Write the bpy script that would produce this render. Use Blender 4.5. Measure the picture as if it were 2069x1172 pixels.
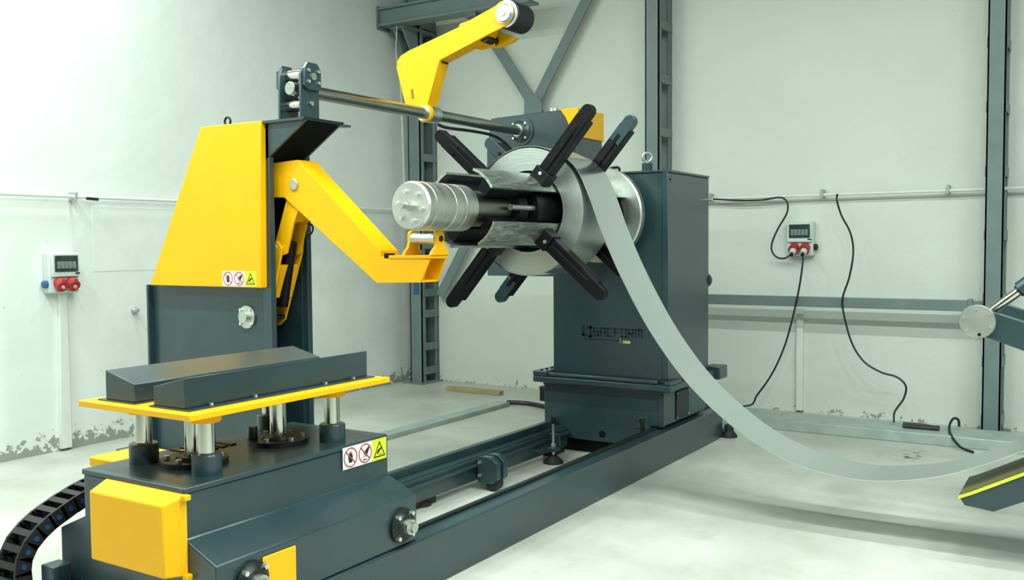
import bpy, bmesh, math, random
from mathutils import Vector, Matrix
random.seed(7)
for o in list(bpy.data.objects): bpy.data.objects.remove(o, do_unlink=True)
scene = bpy.context.scene
COL = scene.collection
# ------------------------------------------------------------------ camera
W, H, F = 2069.0, 1172.0, 1906.745
CX, CY = W / 2, H / 2
MR = ((0.53225453, -0.04522279, 0.84537567), (-0.84655281, -0.0198073, 0.53193609), (-0.00731103, -0.99878054, -0.04882601))
CAMP = Vector((0, 0, 1.6))
cam = bpy.data.cameras.new('camera'); cam.sensor_width = 36.0; cam.sensor_fit = 'HORIZONTAL'
cam.lens = F * 36.0 / W; cam.clip_start = 0.05; cam.clip_end = 200
camo = bpy.data.objects.new('camera', cam); COL.objects.link(camo)
m = Matrix(((MR[0][0], -MR[0][1], -MR[0][2], CAMP.x), (MR[1][0], -MR[1][1], -MR[1][2], CAMP.y), (MR[2][0], -MR[2][1], -MR[2][2], CAMP.z), (0, 0, 0, 1)))
camo.matrix_world = m; scene.camera = camo
def P(px, py, axis, val):
    """pixel of the photograph -> point on the plane axis=val"""
    c = (px - CX, py - CY, F)
    d = Vector([sum(MR[i][k] * c[k] for k in range(3)) for i in range(3)])
    i = 'xyz'.index(axis)
    return CAMP + d * ((val - CAMP[i]) / d[i])
def PYZ(pts, x): return [(lambda q: (q.y, q.z))(P(a, b, 'x', x)) for a, b in pts]
# ------------------------------------------------------------------ world, view
w = bpy.data.worlds.new('world'); scene.world = w; w.use_nodes = True
w.node_tree.nodes['Background'].inputs[0].default_value = (0.75, 0.9, 0.82, 1)
w.node_tree.nodes['Background'].inputs[1].default_value = 0.03
scene.view_settings.view_transform = 'Standard'; scene.view_settings.look = 'None'
scene.view_settings.gamma = 1.0; scene.view_settings.use_curve_mapping = False
scene.view_settings.exposure = 0.0
LAMP_Z = 5.2
LAMPS = []                      # (x, y, watts) : rows of linear ceiling lamps
for yy, ff in ((-4.0, 1.1), (-2.0, 1.1), (0.0, 1.05), (2.0, 0.7), (4.0, 0.6), (5.9, 1.05)):
    LAMPS.append((-0.8, yy, 60 * ff)); LAMPS.append((2.0, yy, 130 * ff)); LAMPS.append((4.2, yy, 62 * ff))  # first row of each trio is added to brighten the car end cover
LAMPC = (0.875, 1.0, 0.94)
# ------------------------------------------------------------------ materials
def new_mat(name):
    mt = bpy.data.materials.new(name); mt.use_nodes = True
    nt = mt.node_tree; b = nt.nodes['Principled BSDF']
    return mt, nt, b
def N(nt, t, **kw):
    n = nt.nodes.new(t)
    for k, v in kw.items():
        if k in n.inputs: n.inputs[k].default_value = v
        else: setattr(n, k, v)
    return n
def mat(name, col, rough=0.5, metal=0.0, var=0.06, scale=6.0, bump=0.0, bscale=60.0, coat=0.0, spec=0.5, rvar=0.1, stretch=None):
    mt, nt, b = new_mat(name); L = nt.links
    tc = N(nt, 'ShaderNodeTexCoord'); src = tc.outputs['Object']
    if stretch:
        mp = N(nt, 'ShaderNodeMapping'); mp.inputs['Scale'].default_value = stretch; L.new(src, mp.inputs[0]); src = mp.outputs[0]
    nz = N(nt, 'ShaderNodeTexNoise'); nz.inputs['Scale'].default_value = scale; nz.inputs['Detail'].default_value = 5
    L.new(src, nz.inputs['Vector'])
    cr = N(nt, 'ShaderNodeValToRGB')
    cr.color_ramp.elements[0].position = 0.3; cr.color_ramp.elements[1].position = 0.7
    cr.color_ramp.elements[0].color = tuple(c * (1 - var) for c in col) + (1,)
    cr.color_ramp.elements[1].color = tuple(min(1, c * (1 + var)) for c in col) + (1,)
    L.new(nz.outputs[0], cr.inputs[0]); L.new(cr.outputs[0], b.inputs['Base Color'])
    mr = N(nt, 'ShaderNodeMapRange'); mr.inputs['To Min'].default_value = max(0.02, rough - rvar); mr.inputs['To Max'].default_value = min(1, rough + rvar)
    L.new(nz.outputs[0], mr.inputs[0]); L.new(mr.outputs[0], b.inputs['Roughness'])
    b.inputs['Metallic'].default_value = metal; b.inputs['Coat Weight'].default_value = coat; b.inputs['Coat Roughness'].default_value = 0.22
    b.inputs['Specular IOR Level'].default_value = spec
    if bump:
        n2 = N(nt, 'ShaderNodeTexNoise'); n2.inputs['Scale'].default_value = bscale; n2.inputs['Detail'].default_value = 4
        L.new(src, n2.inputs['Vector'])
        bp = N(nt, 'ShaderNodeBump'); bp.inputs['Strength'].default_value = bump; bp.inputs['Distance'].default_value = 0.01
        L.new(n2.outputs[0], bp.inputs['Height']); L.new(bp.outputs[0], b.inputs['Normal'])
    return mt
BLUE = mat('blue_grey_paint', (0.019, 0.044, 0.053), 0.36, var=0.14, scale=3, bump=0.03, bscale=90, coat=0.35)
YEL = mat('yellow_paint', (0.92, 0.465, 0.001), 0.42, var=0.03, scale=4, bump=0.02, bscale=90, spec=0.3)
BLACK = mat('black_paint', (0.0035, 0.0045, 0.006), 0.42, var=0.2, bump=0.04, spec=0.22)
OXIDE = mat('dark_oily_steel', (0.012, 0.016, 0.016), 0.42, metal=0.3, var=0.3, bump=0.06)
RUBBER = mat('black_rubber', (0.008, 0.009, 0.010), 0.6, var=0.1)
STEEL = mat('machined_steel', (0.60, 0.62, 0.57), 0.40, metal=1.0, var=0.12, scale=5, bump=0.03, stretch=(9, 1, 1))
ROD = mat('ground_steel_rod', (0.40, 0.42, 0.39), 0.30, metal=1.0, var=0.15, stretch=(1, 12, 12))
SHOE = mat('worn_shoe_steel', (0.45, 0.50, 0.46), 0.42, metal=1.0, var=0.35, scale=9, bump=0.08, stretch=(1.5, 9, 9))
CHROME = mat('chrome_post', (0.62, 0.62, 0.55), 0.14, metal=1.0, var=0.05, rvar=0.04)
ZINC = mat('zinc_bolt', (0.72, 0.75, 0.74), 0.3, metal=0.9, var=0.1)
STRIP = mat('strip_steel', (0.72, 0.77, 0.77), 0.24, metal=1.0, var=0.03, scale=1.5, rvar=0.05)
GALV = mat('galvanised_sheet', (0.40, 0.48, 0.44), 0.5, metal=0.35, var=0.12, scale=8)
STRUCT = mat('structural_grey_paint', (0.16, 0.215, 0.210), 0.5, var=0.1, scale=4, bump=0.05)
PIPE = mat('white_pipe_paint', (0.72, 0.76, 0.70), 0.45, var=0.04)
PLASTIC = mat('light_grey_plastic', (0.60, 0.66, 0.63), 0.4, var=0.03)
RED = mat('red_plastic', (0.42, 0.035, 0.035), 0.35, var=0.1)
BLUEP = mat('blue_plastic', (0.03, 0.11, 0.26), 0.4, var=0.1)
PIN = mat('dark_blue_pin', (0.02, 0.06, 0.20), 0.4, var=0.1)
SMOKE = mat('smoked_window', (0.035, 0.06, 0.055), 0.15, var=0.3, scale=20)
BREAK = mat('breaker_grey', (0.18, 0.24, 0.22), 0.4, var=0.2)
WOOD = mat('timber', (0.36, 0.30, 0.15), 0.7, var=0.25, scale=10, stretch=(8, 1, 8))
OLIVE = mat('guide_yellow', (0.60, 0.58, 0.04), 0.45, var=0.08)
SHADED = mat('shaded_guide_plate', (0.10, 0.095, 0.02), 0.45, var=0.3, scale=5)  # dark olive puts the strip's shadow into the guide table colour
HALL = mat('hall_wall_paint', (0.16, 0.17, 0.165), 0.6, var=0.05)
CABLE = mat('black_cable', (0.012, 0.014, 0.013), 0.5, var=0.1)
SWHITE = mat('sticker_white', (0.80, 0.82, 0.80), 0.4, var=0.02)
SYEL = mat('sticker_yellow', (0.72, 0.78, 0.02), 0.4, var=0.02)
SRED = mat('sticker_red', (0.50, 0.05, 0.06), 0.4, var=0.05)
SBLK = mat('sticker_black', (0.01, 0.01, 0.01), 0.4, var=0.05)
LOGO = mat('logo_navy', (0.006, 0.010, 0.040), 0.4, var=0.05)
LOGOY = mat('logo_yellow', (0.80, 0.78, 0.25), 0.4, var=0.03)
LOGOG = mat('logo_grey', (0.25, 0.33, 0.36), 0.4, var=0.03)
LAMPW = mat('lamp_white', (0.8, 0.8, 0.8), 0.4, var=0.02)
CEIL = mat('ceiling_sheet', (0.10, 0.11, 0.105), 0.6, var=0.05)

def wall_mat(name, base, top, low, reach):
    mt, nt, b = new_mat(name); L = nt.links
    geo = N(nt, 'ShaderNodeNewGeometry'); sep = N(nt, 'ShaderNodeSeparateXYZ'); L.new(geo.outputs['Position'], sep.inputs[0])
    n1 = N(nt, 'ShaderNodeTexNoise'); n1.inputs['Scale'].default_value = 1.1; n1.inputs['Detail'].default_value = 6; L.new(geo.outputs['Position'], n1.inputs['Vector'])
    c1 = N(nt, 'ShaderNodeValToRGB'); c1.color_ramp.elements[0].position = 0.3; c1.color_ramp.elements[1].position = 0.65
    c1.color_ramp.elements[0].color = tuple(c * 0.93 for c in base) + (1,); c1.color_ramp.elements[1].color = base + (1,)
    L.new(n1.outputs[0], c1.inputs[0])
    # peeled paint: ragged grey flakes that thin out with height, and a bare plaster band at the foot
    n2 = N(nt, 'ShaderNodeTexNoise'); n2.inputs['Scale'].default_value = 16; n2.inputs['Detail'].default_value = 9; n2.inputs['Roughness'].default_value = 0.65
    L.new(geo.outputs['Position'], n2.inputs['Vector'])
    zr = N(nt, 'ShaderNodeMapRange'); zr.inputs['From Min'].default_value = 0.02; zr.inputs['From Max'].default_value = reach
    zr.inputs['To Min'].default_value = top; zr.inputs['To Max'].default_value = low; L.new(sep.outputs['Z'], zr.inputs[0])
    ad = N(nt, 'ShaderNodeMath', operation='ADD'); L.new(n2.outputs[0], ad.inputs[0]); L.new(zr.outputs[0], ad.inputs[1])
    th = N(nt, 'ShaderNodeMapRange'); th.inputs['From Min'].default_value = 0.655; th.inputs['From Max'].default_value = 0.675; L.new(ad.outputs[0], th.inputs[0])
    mx = N(nt, 'ShaderNodeMix', data_type='RGBA'); L.new(th.outputs[0], mx.inputs['Factor']); L.new(c1.outputs[0], mx.inputs['A'])
    mx.inputs['B'].default_value = (0.30, 0.33, 0.28, 1); L.new(mx.outputs['Result'], b.inputs['Base Color'])
    b.inputs['Roughness'].default_value = 0.55
    n3 = N(nt, 'ShaderNodeTexNoise'); n3.inputs['Scale'].default_value = 5; n3.inputs['Detail'].default_value = 7; L.new(geo.outputs['Position'], n3.inputs['Vector'])
    sm = N(nt, 'ShaderNodeMath', operation='SUBTRACT'); L.new(n3.outputs[0], sm.inputs[0]); L.new(th.outputs[0], sm.inputs[1])
    bp = N(nt, 'ShaderNodeBump'); bp.inputs['Strength'].default_value = 0.35; bp.inputs['Distance'].default_value = 0.02; L.new(sm.outputs[0], bp.inputs['Height']); L.new(bp.outputs[0], b.inputs['Normal'])
    return mt
WALL = wall_mat('wall_plaster', (0.78, 0.815, 0.77), 0.26, -0.05, 0.23)
WALLB = wall_mat('back_wall_plaster', (0.69, 0.73, 0.66), 0.10, -0.08, 0.14)
def floor_mat():
    mt, nt, b = new_mat('floor_concrete'); L = nt.links
    geo = N(nt, 'ShaderNodeNewGeometry')
    n1 = N(nt, 'ShaderNodeTexNoise'); n1.inputs['Scale'].default_value = 0.9; n1.inputs['Detail'].default_value = 8; n1.inputs['Roughness'].default_value = 0.6; L.new(geo.outputs['Position'], n1.inputs['Vector'])
    c1 = N(nt, 'ShaderNodeValToRGB'); e = c1.color_ramp.elements
    e[0].position = 0.30; e[0].color = (0.385, 0.40, 0.335, 1); e[1].position = 0.62; e[1].color = (0.55, 0.56, 0.505, 1); L.new(n1.outputs[0], c1.inputs[0])
    n2 = N(nt, 'ShaderNodeTexNoise'); n2.inputs['Scale'].default_value = 3.4; n2.inputs['Detail'].default_value = 9; n2.inputs['Roughness'].default_value = 0.7; L.new(geo.outputs['Position'], n2.inputs['Vector'])
    th = N(nt, 'ShaderNodeMapRange'); th.inputs['From Min'].default_value = 0.52; th.inputs['From Max'].default_value = 0.80; th.inputs['To Max'].default_value = 0.60; L.new(n2.outputs[0], th.inputs[0])
    mx = N(nt, 'ShaderNodeMix', data_type='RGBA'); L.new(th.outputs[0], mx.inputs['Factor']); L.new(c1.outputs[0], mx.inputs['A']); mx.inputs['B'].default_value = (0.33, 0.34, 0.26, 1)
    last = mx.outputs['Result']
    def spot(px, py, rx, ry, col, f, lo_n):
        nonlocal last
        c = P(px, py, 'z', 0.0)
        mp = N(nt, 'ShaderNodeMapping', vector_type='TEXTURE'); mp.inputs['Location'].default_value = (c.x, c.y, 0); mp.inputs['Scale'].default_value = (rx, ry, 1); L.new(geo.outputs['Position'], mp.inputs[0])
        ln = N(nt, 'ShaderNodeVectorMath', operation='LENGTH'); L.new(mp.outputs[0], ln.inputs[0])
        r = N(nt, 'ShaderNodeMapRange'); r.inputs['From Min'].default_value = 1.0; r.inputs['From Max'].default_value = 0.3; r.inputs['To Max'].default_value = f; L.new(ln.outputs['Value'], r.inputs[0])
        fac = r.outputs[0]
        if lo_n:
            nn = N(nt, 'ShaderNodeTexNoise'); nn.inputs['Scale'].default_value = 16; nn.inputs['Detail'].default_value = 3; L.new(geo.outputs['Position'], nn.inputs['Vector'])
            tt = N(nt, 'ShaderNodeMapRange'); tt.inputs['From Min'].default_value = lo_n; tt.inputs['From Max'].default_value = lo_n + 0.05; L.new(nn.outputs[0], tt.inputs[0])
            ml = N(nt, 'ShaderNodeMath', operation='MULTIPLY'); L.new(fac, ml.inputs[0]); L.new(tt.outputs[0], ml.inputs[1]); fac = ml.outputs[0]
        m2 = N(nt, 'ShaderNodeMix', data_type='RGBA'); L.new(fac, m2.inputs['Factor']); L.new(last, m2.inputs['A']); m2.inputs['B'].default_value = col; last = m2.outputs['Result']
    spot(1698, 988, 0.22, 0.16, (0.34, 0.33, 0.24, 1), 0.55, 0)
    spot(1838, 920, 0.30, 0.14, (0.06, 0.06, 0.05, 1), 1.0, 0.54)
    spot(1600, 955, 0.14, 0.16, (0.38, 0.38, 0.29, 1), 0.4, 0.45)
    L.new(last, b.inputs['Base Color'])
    mr = N(nt, 'ShaderNodeMapRange'); mr.inputs['To Min'].default_value = 0.22; mr.inputs['To Max'].default_value = 0.55; L.new(n1.outputs[0], mr.inputs[0]); L.new(mr.outputs[0], b.inputs['Roughness'])
    bp = N(nt, 'ShaderNodeBump'); bp.inputs['Strength'].default_value = 0.06; bp.inputs['Distance'].default_value = 0.01; L.new(n2.outputs[0], bp.inputs['Height']); L.new(bp.outputs[0], b.inputs['Normal'])
    return mt
FLOOR = floor_mat()
AY, AZ = 3.115, 1.805          # mandrel axis (parallel to x)
def coil_mat():
    mt, nt, b = new_mat('coil_edge_steel'); L = nt.links
    geo = N(nt, 'ShaderNodeNewGeometry'); sep = N(nt, 'ShaderNodeSeparateXYZ'); L.new(geo.outputs['Position'], sep.inputs[0])
    a = N(nt, 'ShaderNodeMath', operation='SUBTRACT'); a.inputs[1].default_value = AY; L.new(sep.outputs['Y'], a.inputs[0])
    c = N(nt, 'ShaderNodeMath', operation='SUBTRACT'); c.inputs[1].default_value = AZ; L.new(sep.outputs['Z'], c.inputs[0])
    cb = N(nt, 'ShaderNodeCombineXYZ'); L.new(a.outputs[0], cb.inputs[0]); L.new(c.outputs[0], cb.inputs[1])
    ln = N(nt, 'ShaderNodeVectorMath', operation='LENGTH'); L.new(cb.outputs[0], ln.inputs[0])
    nz = N(nt, 'ShaderNodeTexNoise'); nz.noise_dimensions = '1D'; nz.inputs['Scale'].default_value = 260; nz.inputs['Detail'].default_value = 2; L.new(ln.outputs['Value'], nz.inputs['W'])
    cr = N(nt, 'ShaderNodeValToRGB'); cr.color_ramp.elements[0].position = 0.3; cr.color_ramp.elements[0].color = (0.42, 0.48, 0.45, 1); cr.color_ramp.elements[1].position = 0.7; cr.color_ramp.elements[1].color = (0.66, 0.72, 0.68, 1)
    L.new(nz.outputs[0], cr.inputs[0]); L.new(cr.outputs[0], b.inputs['Base Color'])
    b.inputs['Metallic'].default_value = 0.9; b.inputs['Roughness'].default_value = 0.42
    bp = N(nt, 'ShaderNodeBump'); bp.inputs['Strength'].default_value = 0.25; bp.inputs['Distance'].default_value = 0.003; L.new(nz.outputs[0], bp.inputs['Height']); L.new(bp.outputs[0], b.inputs['Normal'])
    return mt
COILM = coil_mat()
# ------------------------------------------------------------------ mesh helpers (world coordinates)
def BM(): return bmesh.new()
def box(bm, x0, x1, y0, y1, z0, z1):
    v = [bm.verts.new((x, y, z)) for z in (z0, z1) for x, y in ((x0, y0), (x1, y0), (x1, y1), (x0, y1))]
    for f in ((3, 2, 1, 0), (4, 5, 6, 7), (0, 1, 5, 4), (1, 2, 6, 5), (2, 3, 7, 6), (3, 0, 4, 7)): bm.faces.new([v[i] for i in f])
    return bm
def prism(bm, poly, axis, a0, a1):
    """poly: 2D points; axis x -> (y,z), y -> (x,z), z -> (x,y)"""
    def mk(p, a): return (a, p[0], p[1]) if axis == 'x' else ((p[0], a, p[1]) if axis == 'y' else (p[0], p[1], a))
    A = [bm.verts.new(mk(p, a0)) for p in poly]; B = [bm.verts.new(mk(p, a1)) for p in poly]
    n = len(poly); fs = [bm.faces.new(A[::-1]), bm.faces.new(B)]
    for i in range(n): fs.append(bm.faces.new((A[i], A[(i + 1) % n], B[(i + 1) % n], B[i])))
    return bm
def frame_of(d):
    d = d.normalized(); u = d.orthogonal().normalized()
    if abs(d.z) < 0.9: u = d.cross(Vector((0, 0, 1))).normalized()
    return u, d.cross(u).normalized()
def cyl(bm, p0, p1, r0, r1=None, seg=24, cap=True, rot=0.0):
    p0 = Vector(p0); p1 = Vector(p1); r1 = r0 if r1 is None else r1
    u, v = frame_of(p1 - p0)
    A = []; B = []
    for i in range(seg):
        t = 2 * math.pi * i / seg + rot; o = u * math.cos(t) + v * math.sin(t)
        A.append(bm.verts.new(p0 + o * r0)); B.append(bm.verts.new(p1 + o * r1))
    for i in range(seg): bm.faces.new((A[i], A[(i + 1) % seg], B[(i + 1) % seg], B[i]))
    if cap: bm.faces.new(A[::-1]); bm.faces.new(B)
    return bm
def lathe(bm, p0, axis, prof, seg=32, closed=False):
    """prof: list of (distance along axis, radius)"""
    p0 = Vector(p0); d = Vector(axis).normalized(); u, v = frame_of(d); rings = []
    for a, r in prof:
        rings.append([bm.verts.new(p0 + d * a + (u * math.cos(2 * math.pi * i / seg) + v * math.sin(2 * math.pi * i / seg)) * max(r, 1e-4)) for i in range(seg)])
    k = len(rings); rng = range(k) if closed else range(k - 1)
    for j in rng:
        A, B = rings[j], rings[(j + 1) % k]
        for i in range(seg): bm.faces.new((A[i], A[(i + 1) % seg], B[(i + 1) % seg], B[i]))
    if not closed: bm.faces.new(rings[0][::-1]); bm.faces.new(rings[-1])
    return bm
def smooth_path(pts, n=8):
    pts = [Vector(p) for p in pts]; out = []
    for i in range(len(pts) - 1):
        a = pts[i - 1] if i else pts[0] * 2 - pts[1]; b = pts[i]; c = pts[i + 1]; d = pts[i + 2] if i + 2 < len(pts) else pts[-1] * 2 - pts[-2]
        for k in range(n):
            t = k / n
            out.append(0.5 * ((2 * b) + (c - a) * t + (2 * a - 5 * b + 4 * c - d) * t * t + (3 * b - a - 3 * c + d) * t ** 3))
    out.append(pts[-1]); return out
def tube(bm, pts, r, seg=8, smooth=8):
    pts = smooth_path(pts, smooth) if smooth else [Vector(p) for p in pts]
    rings = []; pu = None
    for i, p in enumerate(pts):
        d = (pts[min(i + 1, len(pts) - 1)] - pts[max(i - 1, 0)]).normalized()
        if pu is None: pu = d.orthogonal().normalized()
        u = (pu - d * pu.dot(d)).normalized(); pu = u; v = d.cross(u)
        rings.append([bm.verts.new(p + (u * math.cos(2 * math.pi * k / seg) + v * math.sin(2 * math.pi * k / seg)) * r) for k in range(seg)])
    for A, B in zip(rings, rings[1:]):
        for k in range(seg): bm.faces.new((A[k], A[(k + 1) % seg], B[(k + 1) % seg], B[k]))
    bm.faces.new(rings[0][::-1]); bm.faces.new(rings[-1]); return bm
def torus(bm, c, axis, R, r, seg=24, ms=10):
    c = Vector(c); d = Vector(axis).normalized(); u, v = frame_of(d); rings = []
    for i in range(seg):
        t = 2 * math.pi * i / seg; o = u * math.cos(t) + v * math.sin(t)
        rings.append([bm.verts.new(c + o * (R + r * math.cos(2 * math.pi * k / ms)) + d * r * math.sin(2 * math.pi * k / ms)) for k in range(ms)])
    for i in range(seg):
        A, B = rings[i], rings[(i + 1) % seg]
        for k in range(ms): bm.faces.new((A[k], B[k], B[(k + 1) % ms], A[(k + 1) % ms]))
    return bm
WORLD = {}
def obj(name, bm, mt, parent=None, bevel=0.0, label=None, smooth=True):
    bmesh.ops.recalc_face_normals(bm, faces=bm.faces[:]); bm.normal_update()
    xs = [v.co for v in bm.verts]
    lo = Vector([min(c[i] for c in xs) for i in range(3)]); hi = Vector([max(c[i] for c in xs) for i in range(3)])
    org = Vector(((lo.x + hi.x) / 2, (lo.y + hi.y) / 2, lo.z))
    bmesh.ops.translate(bm, verts=bm.verts[:], vec=-org)
    me = bpy.data.meshes.new(name); 
    if smooth:
        for f in bm.faces: f.smooth = True
        for e in bm.edges:
            if len(e.link_faces) == 2 and e.link_faces[0].normal.angle(e.link_faces[1].normal, 0) > math.radians(32): e.smooth = False
    bm.to_mesh(me); bm.free()
    for q in (mt if isinstance(mt, (list, tuple)) else [mt]): me.materials.append(q)
    o = bpy.data.objects.new(name, me); COL.objects.link(o); WORLD[o.name] = org
    if parent is not None:
        o.parent = parent; o.location = org - WORLD[parent.name]
    else: o.location = org
    if bevel:
        md = o.modifiers.new('bevel', 'BEVEL'); md.width = bevel; md.segments = 2; md.limit_method = 'ANGLE'; md.angle_limit = math.radians(40)
        md.harden_normals = False
    if label: o['label'] = label
    return o
def tag(o, label, cat, group=None):
    o['label'] = label; o['category'] = cat
    if group: o['group'] = group
    return o
def thing(name, label, cat, loc, group=None):
    o = bpy.data.objects.new(name, None); o.empty_display_size = 0.1; COL.objects.link(o); o.location = loc; WORLD[o.name] = Vector(loc)
    return tag(o, label, cat, group)
def struct(name, bm, mt, bevel=0.0):
    o = obj(name, bm, mt, None, bevel); o['kind'] = 'structure'; return o
def bolt(parent, p, d, r=0.012, h=0.012, mt=None, name='bolt'):
    p = Vector(p); d = Vector(d).normalized()
    return obj(name, cyl(BM(), p - d * 0.002, p + d * h, r, seg=6), mt or ZINC, parent)
def eyebolt(parent, p, R=0.03, r=0.008, axis=(1, 0, 0), stem=0.03, mt=None):
    bm = BM(); p = Vector(p); cyl(bm, p, p + Vector((0, 0, stem)), r * 1.4, seg=12); torus(bm, p + Vector((0, 0, stem + R)), axis, R, r)
    return obj('eye_bolt', bm, mt or ZINC, parent)
# ------------------------------------------------------------------ the room
LW, BW = 6.93, 8.9
struct('floor', box(BM(), -7, BW + 0.2, -9, LW + 0.2, -0.2, 0), FLOOR)
wl = struct('wall_left', box(BM(), -7, BW + 0.2, LW, LW + 0.2, 0, 5.8), WALL)
wb = struct('wall_back', box(BM(), BW, BW + 0.2, -9, LW, 0, 5.8), WALLB)
struct('wall_right', box(BM(), -7, BW + 0.2, -9.2, -9, 0, 5.8), HALL)
struct('wall_front', box(BM(), -7.2, -7, -9, LW, 0, 5.8), HALL)
struct('ceiling', box(BM(), -7, BW + 0.2, -9, LW + 0.2, 5.8, 6.0), CEIL)
struct('trim_1', box(BM(), 4.66, 5.9, LW - 0.003, LW, 1.40, 1.93), WALL, 0.004)
# ceiling lamps (above the frame, the front row an addition)
for i, (lx, ly, pw) in enumerate(LAMPS):
    t = thing('ceiling_lamp', 'long white linear ceiling lamp hanging out of view, the front row added to light the car end', 'lamp', (lx, ly, LAMP_Z), 'linear ceiling lamps')
    obj('lamp_housing', box(BM(), lx - 0.09, lx + 0.09, ly - 0.62, ly + 0.62, LAMP_Z + 0.02, LAMP_Z + 0.08), LAMPW, t, 0.01)
    for s in (-0.5, 0.5): obj('hanger', cyl(BM(), (lx, ly + s, LAMP_Z + 0.08), (lx, ly + s, 5.8), 0.004, seg=6), ZINC, t)
    ld = bpy.data.lights.new('lamp_light', 'AREA'); ld.shape = 'RECTANGLE'; ld.size = 0.16; ld.size_y = 1.2; ld.energy = pw; ld.color = LAMPC
    lo = bpy.data.objects.new('lamp_light', ld); COL.objects.link(lo); lo.parent = t; lo.location = (0, 0, 0.01)
# lattice columns against the back wall
def column(y0, y1, zs, label):
    t = thing('lattice_column', label, 'column', (8.75, (y0 + y1) / 2, 0), 'steel lattice columns along the back wall')
    def chan(xa, xb, sgn):
        bm = BM(); fl = 0.012
        box(bm, xa if sgn > 0 else xb - fl, xa + fl if sgn > 0 else xb, y0, y1, 0.01, 5.6)
        box(bm, xa, xb, y0, y0 + fl, 0.01, 5.6); box(bm, xa, xb, y1 - fl, y1, 0.01, 5.6)
        return obj('channel', bm, STRUCT, t)
    chan(8.58, 8.65, 1); chan(8.83, 8.9, -1)
    for z in zs:
        for yy in (y0 - 0.008, y1): obj('batten', box(BM(), 8.60, 8.895, yy, yy + 0.008, z, z + 0.085), STRUCT, t, 0.002)
    obj('base_plate', box(BM(), 8.50, 8.895, y0 - 0.06, min(y1 + 0.06, LW - 0.005), 0, 0.014), STRUCT, t, 0.003)
    return t
zs = [0.10, 0.38, 0.76, 1.0] + [1.55 + 0.5 * k for k in range(8)]
c1 = column(6.62, 6.79, zs, 'grey steel lattice column standing in the corner of the hall')
tape = obj('tape_patch', box(BM(), 8.574, 8.58, 6.66, 6.73, 1.03, 1.16), BLUEP, c1, label='blue paint patch')
column(3.70, 3.845, [0.08] + [0.56 + 0.52 * k for k in range(10)], 'grey steel lattice column standing behind the machine housing')
column(0.705, 0.84, [0.08] + [0.56 + 0.52 * k for k in range(10)], 'grey steel lattice column beside the roller of the strip feeder')
# cross bracing between corner column and second column
t = thing('cross_brace', 'grey steel cross bracing between corner column and the column behind the machine', 'brace', (8.8, 5.2, 1.0))
def flat_bar(bm, a, b, wd, x0, x1):
    a = Vector((0, a[0], a[1])); b = Vector((0, b[0], b[1])); d = (b - a).normalized(); n = Vector((0, -d.z, d.y)) * wd / 2
    return prism(bm, [((q).y, (q).z) for q in (a - n, b - n, b + n, a + n)], 'x', x0, x1)
pa = PYZ([(891, 598), (1187, 0)], 8.8); dv = ((pa[1][0] - pa[0][0]), (pa[1][1] - pa[0][1]))
k = (3.98 - pa[0][0]) / dv[0]; A1 = (3.98, pa[0][1] + dv[1] * k)
obj('diagonal_bar', flat_bar(BM(), pa[0], A1, 0.11, 8.77, 8.79), STRUCT, t)
pb = PYZ([(1003, 95), (1073, 205)], 8.8); s = (pb[1][1] - pb[0][1]) / (pb[1][0] - pb[0][0])
obj('diagonal_bar', flat_bar(BM(), (3.94, pb[0][1] + s * (3.94 - pb[0][0])), (6.53, pb[0][1] + s * (6.53 - pb[0][0])), 0.11, 8.80, 8.82), STRUCT, t)
g = P(1080, 212, 'x', 8.78)
obj('gusset_plate', prism(BM(), [(g.y + 0.115, g.z - 0.2), (g.y + 0.115, g.z + 0.05), (g.y + 0.04, g.z + 0.11), (g.y - 0.05, g.z + 0.09), (g.y - 0.10, g.z + 0.02), (g.y - 0.10, g.z - 0.2)], 'x', 8.755, 8.77), STRUCT, t)
# runway beam + knee bracket
t = thing('runway_beam', 'dark grey steel beam running across the top of the corner column', 'beam', (8.3, 3.0, 4.03))
bm = BM(); box(bm, 8.22, 8.42, 4.95, 6.915, 4.21, 4.235); box(bm, 8.22, 8.42, 4.95, 6.915, 4.03, 4.055); box(bm, 8.255, 8.27, 4.95, 6.915, 4.055, 4.21)
obj('beam', bm, STRUCT, t)
obj('end_plate', box(BM(), 8.21, 8.43, 6.905, 6.925, 4.0, 4.25), STRUCT, t)
obj('knee_bracket', prism(BM(), [(8.30, 4.03), (8.58, 4.03), (8.58, 3.70), (8.50, 3.72)], 'y', 6.64, 6.66), STRUCT, t)
obj('knee_bracket', prism(BM(), [(8.30, 4.03), (8.58, 4.03), (8.58, 3.70), (8.50, 3.72)], 'y', 6.76, 6.78), STRUCT, t)
obj('seat_plate', box(BM(), 8.30, 8.9, 6.60, 6.81, 4.0, 4.03), STRUCT, t)
a = P(803, 52, 'x', 8.3); 
tag(obj('hanging_wire', tube(BM(), [(8.29, a.y, 4.03), (8.285, a.y + 0.01, 3.7), (8.29, a.y - 0.04, 3.35), (8.31, a.y - 0.05, 2.6), (8.33, a.y - 0.05, 1.9)], 0.005, 6), PIPE), 'thin pale wire hanging down in front of the corner column', 'wire')
# girt rail on back wall
t = thing('wall_rail', 'grey steel rail fixed along the back wall below the socket box', 'rail', (8.85, 2.3, 1.0))
obj('rail_tube', box(BM(), 8.62, 8.67, 0.95, 3.70, 1.012, 1.104), STRUCT, t, 0.006)
obj('rail_sleeve', box(BM(), 8.61, 8.68, 0.925, 0.965, 1.0, 1.115), STRUCT, t, 0.006)
obj('rail_tube', box(BM(), 8.63, 8.665, 0.84, 0.93, 1.02, 1.10), STRUCT, t, 0.006)
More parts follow.
